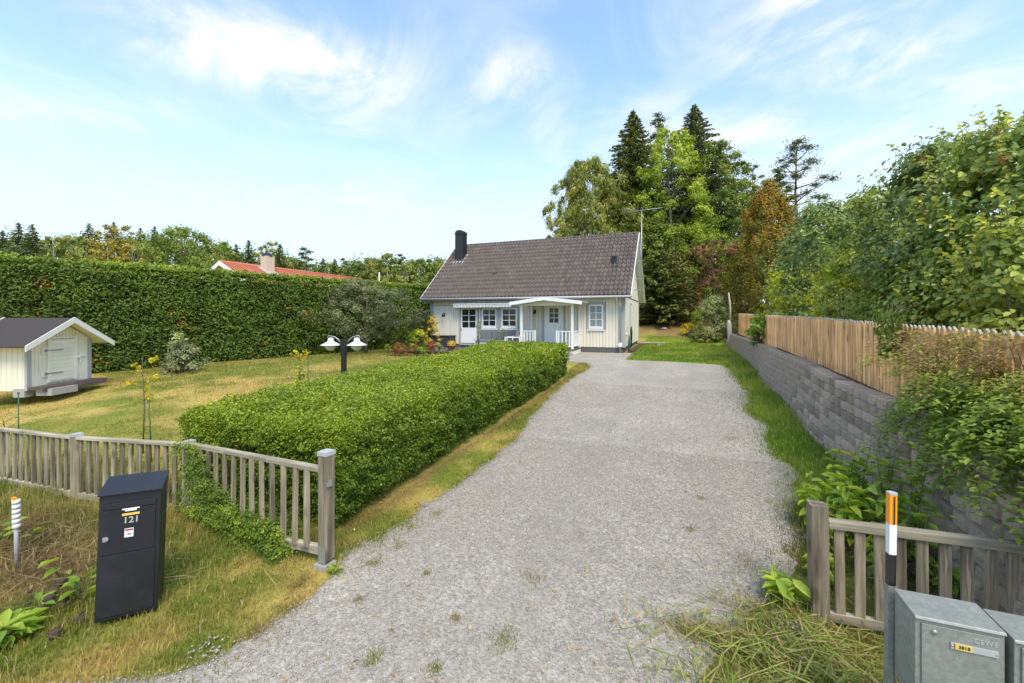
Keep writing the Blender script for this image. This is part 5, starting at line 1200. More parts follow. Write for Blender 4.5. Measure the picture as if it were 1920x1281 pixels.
    for i in range(9):
        x = -.95+i*.24; b = MB(); l = .32+.05*(i % 3); b.tube([(x, -l, 5.03), (x, l, 5.0)], .010, 4); b.build('element', M['metal'], root)
    b = MB(); b.tube([(-.9, -.6, 5.05), (.0, 0, 4.98), (-.9, .6, 5.05)], .012, 4); b.build('element', M['metal'], root)
    for z in (2.2, 1.2, .6): b = MB(); b.box(-.38, .02, -.02, .02, z, z+.04); b.build('bracket', M['metal'], root)
    # hose and tools on the gable wall
    root = empty('garden_hose', (-2.2, 20.35, 1.4), 0, 'coiled dark green garden hose hanging on the right gable wall', 'hose'); b = MB()
    for i in range(7):
        w = .10+.02*i; b.tube([(.0+.015*(i % 3), w*math.sin(a), -.36+.40*math.cos(a)*(1-.05*i)) for a in np.linspace(0, 6.28, 14)], .016, 5, False)
    b.build('coil', M['greenplastic'], root); b = MB(); b.lathe([(.0, 0), (.09, 0), (.09, .03), (0, .03)], n=12); b.build('holder', M['white_old'], root, (-.13, 0, .08), (0, R(90), 0))
    root = empty('leaf_blower', (-2.15, 20.9, 1.45), 0, 'dark slim garden tool hanging behind the green hose', 'garden tool'); b = MB(); b.tube([(0, 0, .4), (0, 0, .2), (.0, .03, -.1), (0, 0, -.6)], [.02, .05, .045, .02], 8); b.build('body', M['rubberblack'], root); b = MB(); b.box(-.2, .02, -.01, .01, .3, .33); b.build('hook', M['metal'], root)
    # pallets / planks behind
    root = empty('plank_stack', (-1.9, 26.6, .72), R(8), 'pale planks lying on the ground behind the house', 'planks')
    for i in range(3): b = MB(); b.box(-.5, 1.1, 0, .18, 0, .05); b.build('plank', M['pinetop'], root, (0, i*.22, .02))
    # paving slab edge along gable
    root = empty('edging_planks', (-2.1, 23, .62), 0, 'dark edging along the foot of the right gable wall', 'edging')
    b = MB(); b.box(-.15, .1, -2.8, 4.2, -.05, .12); b.build('plank', M['soil'], root)
    for i, (px, D, s) in enumerate(((1215, 26, .2), (1245, 30, .25), (1262, 32, .3), (1225, 33, .2), (1290, 34, .25), (1236, 24.5, .12))):
        x, y, _ = at(px, D); b = MB(); r = random.Random(i); b.lathe([(0, -.3*s), (s*.7, -.2*s), (s, .1*s), (s*.6, .5*s), (0, .6*s)], n=8, smooth=False); b.v = [(v[0]*r.uniform(.8, 1.2), v[1]*r.uniform(.8, 1.2), v[2]) for v in b.v]
        o = b.build('field_stone', M['conc'], None, (x, y, float(gz(x, y)))); tag(o, 'pale field stone on the bare slope behind the house', 'stone', 'stones on the bare slope')
build_house_things()

# ------------------------------------------------------------------ garden lamp
def build_lamp():
    x, y = -6.95, 7.45; z = float(gz(x, y)); root = empty('garden_lamp', (x, y, z), R(YAW), 'black garden lamp post with two white speckled shades behind the clipped hedge', 'lamp post')
    t = 1.74-z; b = MB(); b.bevbox(-.05, .05, -.05, .05, 0, t-.35, .01); b.bevbox(-.062, .062, -.062, .062, t-.35, t-.03, .012); b.prism([(-.05, -.05), (.05, -.05), (.05, .05), (-.05, .05)], t-.03, t); b.build('post', M['rubberblack'], root)
    m, nt, p, out = base_mat('speckled_enamel'); v = rndvec(nt, rand=False); vo = nd(nt, 'ShaderNodeTexVoronoi', inp={'Scale': 16}); lk(nt, v, vo.inputs['Vector'])
    mr = nd(nt, 'ShaderNodeMapRange'); lk(nt, vo.outputs['Distance'], mr.inputs[0]); mr.inputs[1].default_value = .16; mr.inputs[2].default_value = .3; mr.inputs[3].default_value = .75; mr.inputs[4].default_value = 0
    lk(nt, mixc(nt, mr.outputs[0], (.82, .82, .8), (.22, .2, .2)), p.inputs['Base Color']); p.inputs['Roughness'].default_value = .35
    for s in (-1, 1):
        b = MB(); b.tube([(s*.05, 0, t-.1), (s*.12, 0, t-.0), (s*.2, 0, t+.06), (s*.33, 0, t+.09), (s*.36, 0, t+.05)], .012, 6); b.build('arm', M['metal'], root)
        c = (s*.29, 0, t-.12); 
        b = MB(); b.lathe([(0, .165), (.05, .155), (.065, .11), (.07, .08), (.12, .05), (.225, 0), (.215, -.012), (.1, -.012)], c, 20); sh = b.build('shade', m, root)
        b = MB(); b.lathe([(.11, -.012), (.115, -.06), (.09, -.075), (.07, -.11), (0, -.13)], c, 14); b.build('glass', M['lampglass'], sh)
        b = MB(); b.lathe([(.122, -.05), (.122, -.062), (.1, -.066)], c, 14); b.build('rim', M['white'], sh)
build_lamp()

# ------------------------------------------------------------------ playhouse
def build_playhouse():
    ang = math.atan2(6.6-5.1, -14.86+14.15)   # along the front wall
    fx = (-14.15, 5.1); root = empty('playhouse', (fx[0], fx[1], .45), math.atan2(-(-.71), -1.5)*0+math.atan2(1.5, -.71), 'small white wooden playhouse with a black felt roof in front of the thuja hedge', 'playhouse')
    # local: +x along front wall (left corner -> right corner), +y points backwards (left of +x)
    W = 1.64; D = 1.15; h = 1.24; pk_ = 1.74; z0 = .07
    b = MB(); b.box(.02, W-.02, .02, D, z0, h); b.prism_axis([(.02, h), (W-.02, h), (W/2, pk_-.06)], .02, D, 1); b.build('wall', M['play'], root)
    n = 17; pw = (W-.2)/n
    for i in range(n):
        x = .1+pw*(i+.5)
        zt = h-.02+(W/2-abs(x-W/2))*.58-.02
        b = MB(); b.prism_axis([(-pw/2+.003, .0), (-pw/2+.006, -.014), (pw/2-.006, -.014), (pw/2-.003, 0)], 0, zt-z0, 2); b.build('board', M['play'], root, (x, .019, z0))
    for x in (0, W-.1): b = MB(); b.box(x, x+.1, -.006, .05, z0, h-.02); b.build('corner_board', M['greytrim'], root)
    n = 9; pw = (D-.1)/n
    for sx in (0, 1):
        for i in range(n):
            b = MB(); b.prism_axis([(-.0, -pw/2+.004), (-.014, -pw/2+.008), (-.014, pw/2-.008), (0, pw/2-.004)], 0, h-z0-.02, 2); o = b.build('board', M['play'], root, (.02 if sx == 0 else W-.02, .09+pw*(i+.5), z0)); o.scale.x = 1 if sx == 0 else -1
    # door
    d = MB(); d.box(.46, 1.20, -.028, .003, .2, 1.24); dr = d.build('door', M['play'], root)
    for i in range(10):
        q = MB(); q.box(.53, 1.12, -.036, -.029, .235+i*.098, .235+i*.098+.09); q.build('panel_board', M['play'], dr)
    for x in (.455, 1.125): q = MB(); q.box(x, x+.07, -.042, -.0285, .2, 1.26); q.build('stile', M['play'], dr)
    q = MB(); q.box(.455, 1.2, -.042, -.0285, 1.262, 1.30); q.build('stile', M['play'], dr)
    for z in (.42, .98):
        q = MB(); q.box(.32, .46, -.03, -.005, z-.08, z+.08); q.build('hinge_block', M['play'], root)
        q = MB(); q.box(.40, .82, -.05, -.0425, z-.012, z+.012); q.box(.37, .42, -.05, -.0305, z-.035, z+.035); q.build('hinge', M['metal'], dr)
    q = MB(); q.box(1.16, 1.25, -.06, -.0425, .74, .80); q.box(1.27, 1.30, -.04, -.006, .62, .85); q.box(1.36, 1.47, -.035, -.006, .76, .775); q.build('latch', M['white'], root)
    # roof
    of, ob, ov = .30, .18, .32; sl = (pk_-h)/(W/2)*.93
    def zr(x): return pk_-abs(x-W/2)*sl
    b = MB(); xa, xb = -ov, W+ov; b.prism_axis([(xa, zr(xa)), (W/2, pk_), (xb, zr(xb)), (xb, zr(xb)+.03), (W/2, pk_+.035), (xa, zr(xa)+.03)], -of, D+ob, 1); b.build('roof', M['felt'], root)
    b = MB(); b.prism_axis([(xa+.02, zr(xa+.02)-.02), (W/2, pk_-.02), (xb-.02, zr(xb-.02)-.02), (xb-.02, zr(xb-.02)-.002), (W/2, pk_-.002), (xa+.02, zr(xa+.02)-.002)], -of+.01, D+ob-.01, 1); b.build('roof_boards', M['play'], root)
    for y in (-of-.02, D+ob):
        for s in (0, 1):
            b = MB(); p = [(xa-.02, zr(xa)-.09), (W/2-.001, pk_-.09), (W/2-.001, pk_+.055), (xa-.02, zr(xa)+.045)]
            if s: p = [(W-a, c) for a, c in p][::-1]
            b.prism_axis(p, y, y+.02, 1); b.build('bargeboard', M['white_old'], root)
    b = MB(); b.box(-.0, W+.04, -.34, -.02, .10, .15); b.build('deck', M['deck'], root); b = MB(); b.box(-.0, W+.04, -.36, -.341, .03, .155); b.build('deck_edge', M['deck'], root)
    for (xa, xb) in ((.1, .75),): b = MB(); b.box(xa, xb, -.45, -.1, -.06, .098); b.build('footing', M['conc'], root)
    b = MB(); b.box(.0, .2, .05, .3, -.08, .118); b.build('footing', M['conc'], root)
    b = MB(); b.box(.0, .2, .9, 1.1, -.08, .118); b.build('footing', M['conc'], root)
build_playhouse()

# ------------------------------------------------------------------ neighbour's house
def build_neighbour():
    root = empty('neighbour_house', (-30.3, 20.5, .5), 0, 'house with an orange tiled roof and white gable showing above the thuja hedge', 'house')
    b = MB(); b.box(-3.6, 3.6, 1.0, 14, 0, 3.6); b.prism_axis([(-3.6, 3.6), (3.6, 3.6), (0, 5.5)], 1.0, 14, 1); b.build('wall', M['siding'], root)
    sl = .54; ez = 5.72-4.2*sl
    b = MB(); b.prism_axis([(-4.2, ez), (0, 5.72), (4.2, ez), (4.2, ez-.14), (0, 5.58), (-4.2, ez-.14)], 0, 14.4, 1); b.build('roof', M['redtile'], root)
    # tile rows: ribs and courses
    b = MB(); ncol = 58; nrow = 13
    for s in (-1, 1):
        for i in range(nrow):
            u0 = i/nrow*4.2; u1 = (i+1)/nrow*4.2; z0 = 5.72-u0*sl; z1 = 5.72-u1*sl
            for k in range(ncol):
                y0 = k*14.4/ncol; w = 14.4/ncol
                b.add([(s*u0, y0+w*.1, z0+.02), (s*u0, y0+w*.5, z0+.055), (s*u0, y0+w*.9, z0+.02), (s*u1, y0+w*.1, z1+.05), (s*u1, y0+w*.5, z1+.095), (s*u1, y0+w*.9, z1+.05), (s*u1, y0+w*.1, z1), (s*u1, y0+w*.9, z1)], [(0, 1, 4, 3), (1, 2, 5, 4), (3, 4, 5, 7, 6)], False)
    o = b.build('roof_tiles', M['redtile'], root); o['kind'] = 'stuff'
    b = MB(); b.tube([(0, 0, 5.76), (0, 14.4, 5.76)], .11, 8); b.build('ridge', M['redtile'], root)
    for s in (-1, 1):
        b = MB(); b.prism_axis([(0, 5.50), (s*4.3, 5.50-4.3*sl), (s*4.3, 5.78-4.3*sl), (0, 5.80)], -.06, -.01, 1); b.build('bargeboard', M['white'], root)
    b = MB(); b.box(.2, .85, 3.0, 3.7, 4.6, 6.55); ch = b.build('chimney', M['brick'], root)
    b = MB(); b.lathe([(0, 0), (.42, 0), (.38, .12), (.2, .26), (0, .3)], (.52, 3.35, 6.55), 8, False); b.build('chimney_cap', M['black'], ch)
    b = MB(); b.prism_axis([(-.1, 5.85), (1.2, 5.15), (1.2, 5.10), (-.1, 5.7)], 2.8, 3.9, 1); b.build('flashing', M['zinc'], ch)
    b = MB(); b.prism_axis([(1.1, 5.2), (1.5, 4.98), (1.5, 5.12), (1.1, 5.32)], 1.2, 1.6, 1); b.build('roof_hatch', M['redtile'], root)
build_neighbour()
x, y, _ = at(711, 33); b = MB(); b.tube([(0, 0, 0), (0, 0, 5.3)], [.05, .04], 8); o = b.build('white_pole', M['white'], None, (x, y, .5)); tag(o, 'slim white pole rising above the hedge left of the white house', 'pole')

# ------------------------------------------------------------------ grown trees behind the house
def T(px, D): x, y, _ = at(px, D); return x, y
def ztop(py, D): return zat(py, D)
def put(fn, px, D, topy, wpx, *a, **k):
    x, y = T(px, D); z0 = float(gz(x, y)); h = zat(topy, D)-z0; w = wpx*1.16/800*D
    return x, y, h, w
def build_trees():
    x, y, h, w = put(0, 1106, 36, 296, 128); tree('birch_tree', x, y, h, w, L['birch'], 'pale green weeping birch directly behind the ridge of the white house', prof='oval', n=24000, ls=.19, clumps=210, trunk='bark_birch', hang=.45, up=.2, base=.08, tv=.5, asp=.5, irregular=.22, cr=.65)
    x, y, h, w = put(0, 1085, 39, 318, 62); tree('birch_tree', x, y, h, w, L['birch'], 'slender leaning birch at the left edge of the trees behind the house', prof='oval', n=11000, ls=.18, clumps=120, trunk='bark_birch', hang=.45, up=.2, base=.08, tv=.5, asp=.5, irregular=.3, cr=.5)
    x, y, h, w = put(0, 1187, 41, 208, 108); spruce('spruce_tree', x, y, h, w*1.5, L['spruce'], 'tall dark spruce left of the bright aspen', dens=2.2, size=.5, base=.1, ragged=.45)
    x, y, h, w = put(0, 1234, 43, 213, 62); pine('pine_tree', x, y, h, w, 'narrow dark pine top between the two tall spruces', base=.5, pads=34, n=140, size=.28)
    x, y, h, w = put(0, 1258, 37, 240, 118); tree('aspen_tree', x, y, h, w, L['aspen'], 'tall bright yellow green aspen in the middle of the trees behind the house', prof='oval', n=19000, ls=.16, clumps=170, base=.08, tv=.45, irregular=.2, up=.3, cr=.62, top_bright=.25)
    x, y, h, w = put(0, 1302, 42, 196, 110); spruce('spruce_tree', x, y, h, w*1.55, L['spruceb'], 'tallest spruce with a blue green tip right of the aspen', dens=2.1, size=.5, base=.1, ragged=.35)
    x, y, h, w = put(0, 1345, 39, 262, 100); tree('maple_tree', x, y, h, w, L['green'], 'mid green broadleaf tree right of the tallest spruce', prof='oval', n=11000, ls=.19, clumps=120, base=.15, tv=.5, irregular=.28, up=.3, cr=.65)
    x, y, h, w = put(0, 1385, 37, 335, 85); tree('ash_tree', x, y, h, w, L['green'], 'lower loose green tree behind the rusty cypress', prof='round', n=7000, ls=.18, clumps=80, base=.15, tv=.5, irregular=.3, up=.3, cr=.6)
    x, y, h, w = put(0, 1412, 43, 308, 48); pine('pine_tree', x, y, h, w, 'small thin pine standing far back beside the rusty cypress', base=.6, pads=14, n=60)
    x, y, h, w = put(0, 1494, 38, 262, 105); pine('pine_tree', x, y, h, w, 'open crowned pine with bare limbs against the sky right of the cypress', base=.58, pads=30, n=150, size=.26)
    x, y, h, w = put(0, 1462, 36, 318, 55); pine('pine_tree', x, y, h, w, 'dense low pine crown just behind the tip of the rusty cypress', base=.45, pads=26, n=160, size=.28)
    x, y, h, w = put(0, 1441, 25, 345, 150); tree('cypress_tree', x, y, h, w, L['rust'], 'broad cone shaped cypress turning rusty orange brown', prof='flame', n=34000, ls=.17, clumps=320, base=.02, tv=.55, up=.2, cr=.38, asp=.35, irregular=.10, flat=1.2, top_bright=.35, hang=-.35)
    x, y, h, w = put(0, 1235, 32, 470, 120); spruce('spruce_tree', x, y, h, w*1.1, L['spruce'], 'low spreading dark spruce beside the right gable of the house', dens=1.7, size=.4, base=.02, power=.5, ragged=.35, droop=.12)
    x, y, h, w = put(0, 1338, 31, 448, 120); tree('copper_shrub_tree', x, y, h, w, L['red'], 'small copper leaved tree left of the rusty cypress', n=9000, ls=.13, clumps=110, base=.12, prof='round', tv=.7, up=.3, cr=.42, irregular=.25)
    x, y, h, w = put(0, 1278, 33.5, 520, 90); tree('hazel_tree', x, y, h, w, L['green'], 'bushy green hazel low behind the bare slope', cat='tree', n=5000, ls=.15, clumps=60, base=.02, tv=.5, prof='dome')
    x, y, h, w = put(0, 1045, 42, 425, 60); tree('small_birch', x, y, h, w, L['birch'], 'low birch top just above the ridge at left', n=3000, ls=.17, clumps=40, base=.1, tv=.5)
    x, y, h, w = put(0, 1215, 38, 400, 120); tree('wood_edge_tree', x, y, h, w, L['green'], 'dark green broadleaf tree filling the gap under the tall spruces', n=14000, ls=.2, clumps=110, base=.05, tv=.4, up=.3)
    x, y, h, w = put(0, 1310, 38, 420, 120); tree('wood_edge_tree', x, y, h, w, L['aspen'], 'young light green tree under the tallest spruce', n=8000, ls=.18, clumps=90, base=.05, tv=.45, up=.3)
    x, y, h, w = put(0, 1405, 31, 440, 90); tree('wood_edge_tree', x, y, h, w, L['green'], 'green tree between the copper tree and the cypress', n=6000, ls=.16, clumps=70, base=.05, tv=.45, up=.3)
    x, y, h, w = put(0, 1150, 40, 330, 110); tree('wood_edge_tree', x, y, h, w, L['green'], 'olive green tree filling the gap between the birch and the tall dark spruce', n=10000, ls=.18, clumps=100, base=.05, tv=.45, up=.3)
    x, y, h, w = put(0, 1360, 42, 300, 120); tree('wood_edge_tree', x, y, h, w, L['green'], 'tall soft green tree right of the tallest spruce, behind the maple', n=11000, ls=.19, clumps=110, base=.05, tv=.45, up=.3, prof='oval')
    # dense wood further back as one mass
    P = []; N_ = 46000
    cx = rng.random(N_); pts = []
    k = 120; C = []; CR = []
    for i in range(k):
        px = 1060+rng.random()*900; D = 44+rng.random()*14; x, y = T(px, D); g = float(gz(x, y)); hh = (7+5*rng.random()); 
        for q in range(6): C.append((x+rng.normal()*1.2, y+rng.normal()*1.2, g+hh*(.12+.8*rng.random()))); CR.append(1.1+.8*rng.random())
    P, d, idx = clump_crown(np.array(C), np.array(CR), 50, .9)
    o = leaves('far_wood', P, d+np.array([0, 0, .4]), rv(len(P)), .45, .25, L['green'], .3+(rng.random(len(C))[idx]-.5)*.3+(rng.random(len(P))-.5)*.3)
    tag(o, 'dark wood closing the view behind the tall trees and shrubs', 'wood', kind='stuff')
build_trees()
def build_treeline():
    G = None
    S = [('spruce', 35, 50, 418, 50, 'dark spruce at the left edge above the thuja hedge, left one of a pair'), ('spruce', 60, 50, 421, 52, 'dark spruce near the left edge, right one of a close pair'),
         ('spruce', 5, 60, 432, 40, 'partly cut off spruce on the left edge of the picture'),
         ('birch', 98, 56, 440, 45, 'pale loose birch right of the spruce pair'), ('birch', 132, 58, 441, 50, 'soft green birch left of the pointed spruce'),
         ('spruce', 167, 60, 418, 42, 'pointed dark spruce between pale birches and the yellow birch'), ('birch', 160, 50, 458, 55, 'low drooping birch in front of the pointed spruce'),
         ('spruce', 213, 62, 416, 48, 'dark spruce rising behind the yellow birch'), ('yellow', 220, 55, 422, 70, 'tall yellow turning birch above the hedge'), ('yellow', 248, 50, 450, 62, 'lower round yellowing tree beside the tall yellow birch'),
         ('yellow', 205, 50, 455, 50, 'small golden tree left of the low yellow tree'),
         ('spruce', 263, 66, 427, 34, 'small dark spruce tip between the yellow trees and the round maple'), ('spruce', 290, 62, 424, 44, 'pointed spruce directly left of the big round maple'),
         ('maple', 345, 48, 424, 112, 'big round mid green maple left of the orange roof'), ('birch', 416, 60, 456, 46, 'small birch between the maple and the white gable'),
         ('spruce', 443, 66, 458, 26, 'thin spruce behind the white gable peak'), ('spruce', 466, 62, 450, 38, 'dark spruce just left of the brick chimney'), ('birch', 508, 62, 452, 50, 'yellow green tree behind the brick chimney'),
         ('spruce', 525, 58, 458, 36, 'spruce right behind the brick chimney'), ('pine', 574, 62, 464, 60, 'bushy pine above the middle of the orange roof'), ('birch', 548, 66, 480, 40, 'low greyish birch right of the chimney'),
         ('spruce', 606, 70, 484, 26, 'small spruce above the far end of the orange roof'), ('pine', 646, 72, 484, 26, 'spindly pine over the end of the orange roof'), ('spruce', 628, 70, 486, 28, 'short spruce beside the spindly pine'),
         ('birch', 700, 66, 480, 44, 'light birch left of the white pole'), ('birch', 727, 64, 474, 42, 'tallest light birch between the orange roof and the white house'), ('pine', 752, 68, 476, 34, 'pine with a leaning tip left of the white house'),
         ('maple', 790, 62, 484, 48, 'rounded green tree close to the left gable of the white house'), ('birch', 762, 60, 492, 40, 'yellowish birch low beside the left gable'), ('birch', 820, 66, 490, 36, 'pale birch partly behind the left roof edge'), ('pine', 676, 72, 490, 34, 'low pine right of the far end of the orange roof')]
    for kind, px, D, ty, wpx, lab in S:
        x, y = T(px, D); h = zat(ty, D)-.5; w = wpx*(1.5 if kind == 'spruce' else 1.3)/800*D
        if kind == 'spruce': spruce('spruce_tree', x, y, h, w, L['spruceb'], lab, dens=1.0, size=.6, z0=.5, ragged=.4)
        elif kind == 'pine': pine('pine_tree', x, y, h, w, lab, base=.4, pads=18, n=110, z0=.5, size=.42)
        elif kind == 'birch': tree('birch_tree', x, y, h, w, L['birch'], lab, prof='oval', n=3600, ls=.26, clumps=60, trunk='bark_birch', z0=.5, hang=.3, base=.2, tv=.5, up=.3)
        elif kind == 'yellow': tree('birch_tree', x, y, h, w, L['yellow'], lab, prof='round', n=4200, ls=.25, clumps=70, trunk='bark_birch', z0=.5, base=.15, tv=.6, up=.3, irregular=.3)
        else: tree('maple_tree', x, y, h, w, L['green'], lab, prof='round', n=9000, ls=.25, clumps=110, z0=.5, base=.1, tv=.45, up=.3)
    C = []; CR = []
    for i in range(210):
        px = -60+i/210*930+rng.normal()*6; D = 66+rng.random()*14; x, y = T(px, D); ty = np.interp(px, [0, 150, 300, 420, 560, 640, 700, 840], [440, 440, 436, 460, 476, 490, 480, 484])+rng.random()*12; hh = zat(ty, D)
        for q in range(7): C.append((x+rng.normal()*1.2, y+rng.normal()*1.2, hh*(.35+.62*rng.random()))); CR.append(1.1+.9*rng.random())
    P, d, idx = clump_crown(np.array(C), np.array(CR), 44, 1.1)
    o = leaves('far_wood', P, d+np.array([0, 0, .4]), rv(len(P)), .55, .3, L['green'], .35+(rng.random(len(C))[idx]-.5)*.5+(rng.random(len(P))-.5)*.3)
    tag(o, 'mixed wood forming the low skyline beyond the thuja hedge', 'wood', kind='stuff')
build_treeline()

# ------------------------------------------------------------------ garden plants
def build_plants():
    # apple tree by the hedge
    tree('apple_tree', -14.0, 16.45, 3.55, 4.1, L['apple'], 'grey green spreading apple tree at the end of the thuja hedge', n=11000, ls=.085, clumps=120, base=.24, tv=.6, tr=.07, cr=.45, irregular=.22, up=.3)
    x, y = T(790, 22.2); shrub('dark_shrub', x, y, 2.2, 1.6, 2.2, L['apple'], 'dark shrub in the shade between the apple tree and the house corner', n=3500, ls=.09, tb=.25)
    # flower bed
    def bed(px, D, w, h, lm, lab, n=1200, ls=.05, **k): x, y = T(px, D); return shrub('garden_shrub', x, y, w, w*.8, h, lm, lab, n=n, ls=ls, clumps=30, stems=6, **k)
    bed(748, 18.8, 1.05, .62, L['autumn'], 'rusty brown rounded shrub at the left end of the flower bed', n=2400); bed(775, 18.9, .8, .55, L['autumn'], 'second rusty shrub beside the low green mound in the flower bed'); bed(790, 18.6, .9, .45, L['weed'], 'low bright green plant in the middle of the flower bed')
    bed(808, 18.7, .6, .55, L['redflower'], 'plant with reddish flowers in the flower bed', n=700); bed(823, 18.6, .7, .6, L['grey'], 'grey green bushy plant at the right end of the flower bed'); bed(727, 19.2, .4, .6, L['weed'], 'thin green plant left of the rusty shrub', n=500)
    bed(785, 20.4, 1.2, 1.15, L['lime'], 'yellow green shrub behind the flower bed', n=2600, ls=.07); bed(812, 21.4, 1.0, 1.75, L['gold'], 'golden leaved climber at the left corner of the house', n=2200, ls=.07, prof='oval', tb=.3); bed(768, 20.6, .6, 1.2, L['weed'], 'tall green perennial left of the yellow green shrub', n=900, prof='oval')
    x, y = T(897, 18.8); shrub('rose_bush', x, y, .5, .5, 1.5, L['green'], 'thin climbing rose in front of the garden sofa', n=380, ls=.05, clumps=26, stems=8, cr=.12, z0=.7); x, y = T(940, 18.3); shrub('rose_bush', x, y, 1.1, .4, 1.1, L['green'], 'sparse rose stems over the end of the sofa', n=420, ls=.045, clumps=40, stems=10, cr=.08, z0=.7)
    # shrub by thuja with pale top
    shrub('rhododendron', -15.0, 9.0, 1.7, 1.3, .95, L['grey'], 'grey green rhododendron at the foot of the thuja hedge', n=3000, ls=.075); x, y = T(332, 13.6); shrub('pale_shrub', x, y, .75, .6, 1.35, L['varieg'], 'pale leggy shrub growing out of the rhododendron', n=600, ls=.06, base=.6, clumps=24, cr=.14)
    # young trees on the lawn
    def sapling(x, y, h, lm, lab, n, ls, zs=.5):
        z = float(gz(x, y)); root = empty('young_tree', (x, y, z), 0, lab, 'young tree'); b = MB(); b.tube([(0, 0, 0), (.02, .01, h*.5), (-.02, 0, h)], [.012, .008, .004], 6); P = []; T_ = []
        for i in range(7):
            f = zs+(1-zs)*i/7; a = i*2.3; e = Vector((math.cos(a)*.22, math.sin(a)*.22, f*h+.12)); b.tube([(0, 0, f*h), (e.x*.6, e.y*.6, f*h+.09), tuple(e)], [.005, .004, .002], 4, False)
            for k in range(n):
                t = .25+.8*rng.random(); P.append((e.x*t, e.y*t, f*h+.12*t+rng.normal()*.015)); T_.append((math.cos(a)*.7+rng.normal()*.5, math.sin(a)*.7+rng.normal()*.5, -.7))
        b.build('trunk', M['bark'], root); P = np.array(P); leaves('foliage', P, rv(len(P))+np.array([0, 0, .8]), np.array(T_), ls, ls*.5, lm, rng.random(len(P)), root, 'hex')
    x, y = T(268, 6.9); sapling(x, y, 1.55, L['gold'], 'young fruit tree with yellow leaves behind the left fence', 9, .085, .55)
    x, y = T(562, 9.4); sapling(x, y, 1.05, L['gold'], 'thin sapling with a tuft of yellow leaves left of the garden lamp', 9, .075, .85)
    x, y = T(563, 9.7); shrub('young_thuja', x, y, .48, .48, .78, L['lime'], 'small golden conifer under the thin sapling', n=900, ls=.05, prof='cone', clumps=30)
    x, y = T(8, 7.2); sapling(x, y, .6, L['gold'], 'tiny yellow leaved plant behind the fence at the left edge', 3, .06, .5)
    for i, (px, D, ty, lab) in enumerate(((284, 6.6, 752, 'green garden stake beside the young fruit tree'), (35, 6.9, 738, 'green garden stake near the left edge behind the fence'), (578, 9.6, 668, 'thin stake beside the small golden conifer'))):
        x, y = T(px, D); z = float(gz(x, y)); h = zat(ty, D)-z; b = MB(); b.tube([(0, 0, 0), (-.01, 0, h)], .008, 6); b.lathe([(.014, 0), (.014, .03), (0, .03)], (-.01, 0, h-.01), 6); o = b.build('garden_stake', M['greenstake'], None, (x, y, z)); o.rotation_euler = (0, R(-3 if i == 0 else 0), 0); tag(o, lab, 'stake')
    # right: beyond lawn
    x, y = T(1342, 26.2); shrub('variegated_shrub', x, y, 2.6, 2.0, 2.75, L['varieg'], 'pale variegated round shrub at the far end of the green lawn', n=8000, ls=.09, clumps=110)
    x, y = T(1325, 25.6); shrub('juniper', x, y, 2.0, 1.0, .75, L['spruce'], 'low dark juniper at the foot of the variegated shrub', n=2200, ls=.16, asp=.3, tb=.6); x, y = T(1300, 27); shrub('juniper', x, y, .8, .8, .6, L['grey'], 'grey green juniper mound left of the dark juniper', n=800, ls=.1, asp=.4)
    x, y = T(1290, 27.6); shrub('yellow_shrub', x, y, 1.2, .9, .8, L['gold'], 'low golden yellow shrub on the slope', n=1600, ls=.08); x, y = T(1308, 28.5); shrub('tall_grass_plant', x, y, .9, .8, 1.5, L['lime'], 'clump of yellow green reeds behind the golden shrub', n=900, ls=.35, asp=.1, prof='oval', flat=1.6)
    x, y = T(1410, 17.6); shrub('small_maple', 2.50, 16.6, .8, 1.1, 1.1, L['weed'], 'low leafy shrub on the wall in front of the far fence panel', z0=1.3, n=900, ls=.11, asp=.8, shape='hex', clumps=34, tb=.4)
    # old trunk at the wall end
    x, y = 2.42, 25.0; b = MB(); b.tube([(0, 0, -.1), (.02, 0, .6), (-.03, 0, 1.3), (-.02, .02, 1.45)], [.15, .12, .11, .07], 8); b.tube([(.03, 0, 1.2), (.02, 0, 2.2), (-.05, 0, 2.9)], [.05, .05, .03], 7); o = b.build('dead_tree_stump', solid('bleached_wood', (.5, .47, .40), .9, .2, 6, bump=.4), None, (x, y, float(gz(2.2, y)))); tag(o, 'bleached bare trunk standing at the far end of the block wall', 'tree stump')
    # big shrubs behind the pine fence
    def big(px, D, topy, w, d, lm, lab, n, ls, name='lilac_bush', **k):
        x, y = T(px, D); x = max(x, 3.15+min(w, d)*.36); z0 = float(wt(y)); h = zat(topy, D)-z0
        return shrub(name, x, y, w, d, h, lm, lab, n=n, ls=ls, z0=z0, shape='hex', clumps=k.pop('clumps', 130), stems=k.pop('stems', 20), asp=k.pop('asp', .7), shoots=k.pop('shoots', 60), tb=k.pop('tb', .48), **k)
    big(1890, 6.1, 222, 2.9, 2.6, L['lilac'], 'tallest lilac bush with brown seed heads at the right edge', 9500, .088, prof='dome', tv=.5, cr=.34)
    big(1765, 7.6, 262, 3.0, 3.0, L['lilacb'], 'large dark green lilac bush left of the tallest one', 9500, .09, prof='dome', tv=.45, cr=.36)
    big(1665, 9.8, 345, 3.2, 3.0, L['lilac'], 'lilac bush sloping down left above the middle of the pine fence', 8500, .09, prof='dome', tv=.5, cr=.38)
    big(1555, 13.6, 378, 3.8, 3.4, L['lilacb'], 'broad lilac bush right of the rusty cypress', 8000, .11, prof='dome', tv=.5, cr=.45)
    big(1610, 16.5, 372, 3.5, 3.2, L['green'], 'green bush showing between the lilacs further back', 5000, .12)
    big(1475, 16.5, 505, 2.6, 2.4, L['lime'], 'yellow green shrub leaning over the far pickets', 4200, .10, name='garden_shrub', asp=.6)
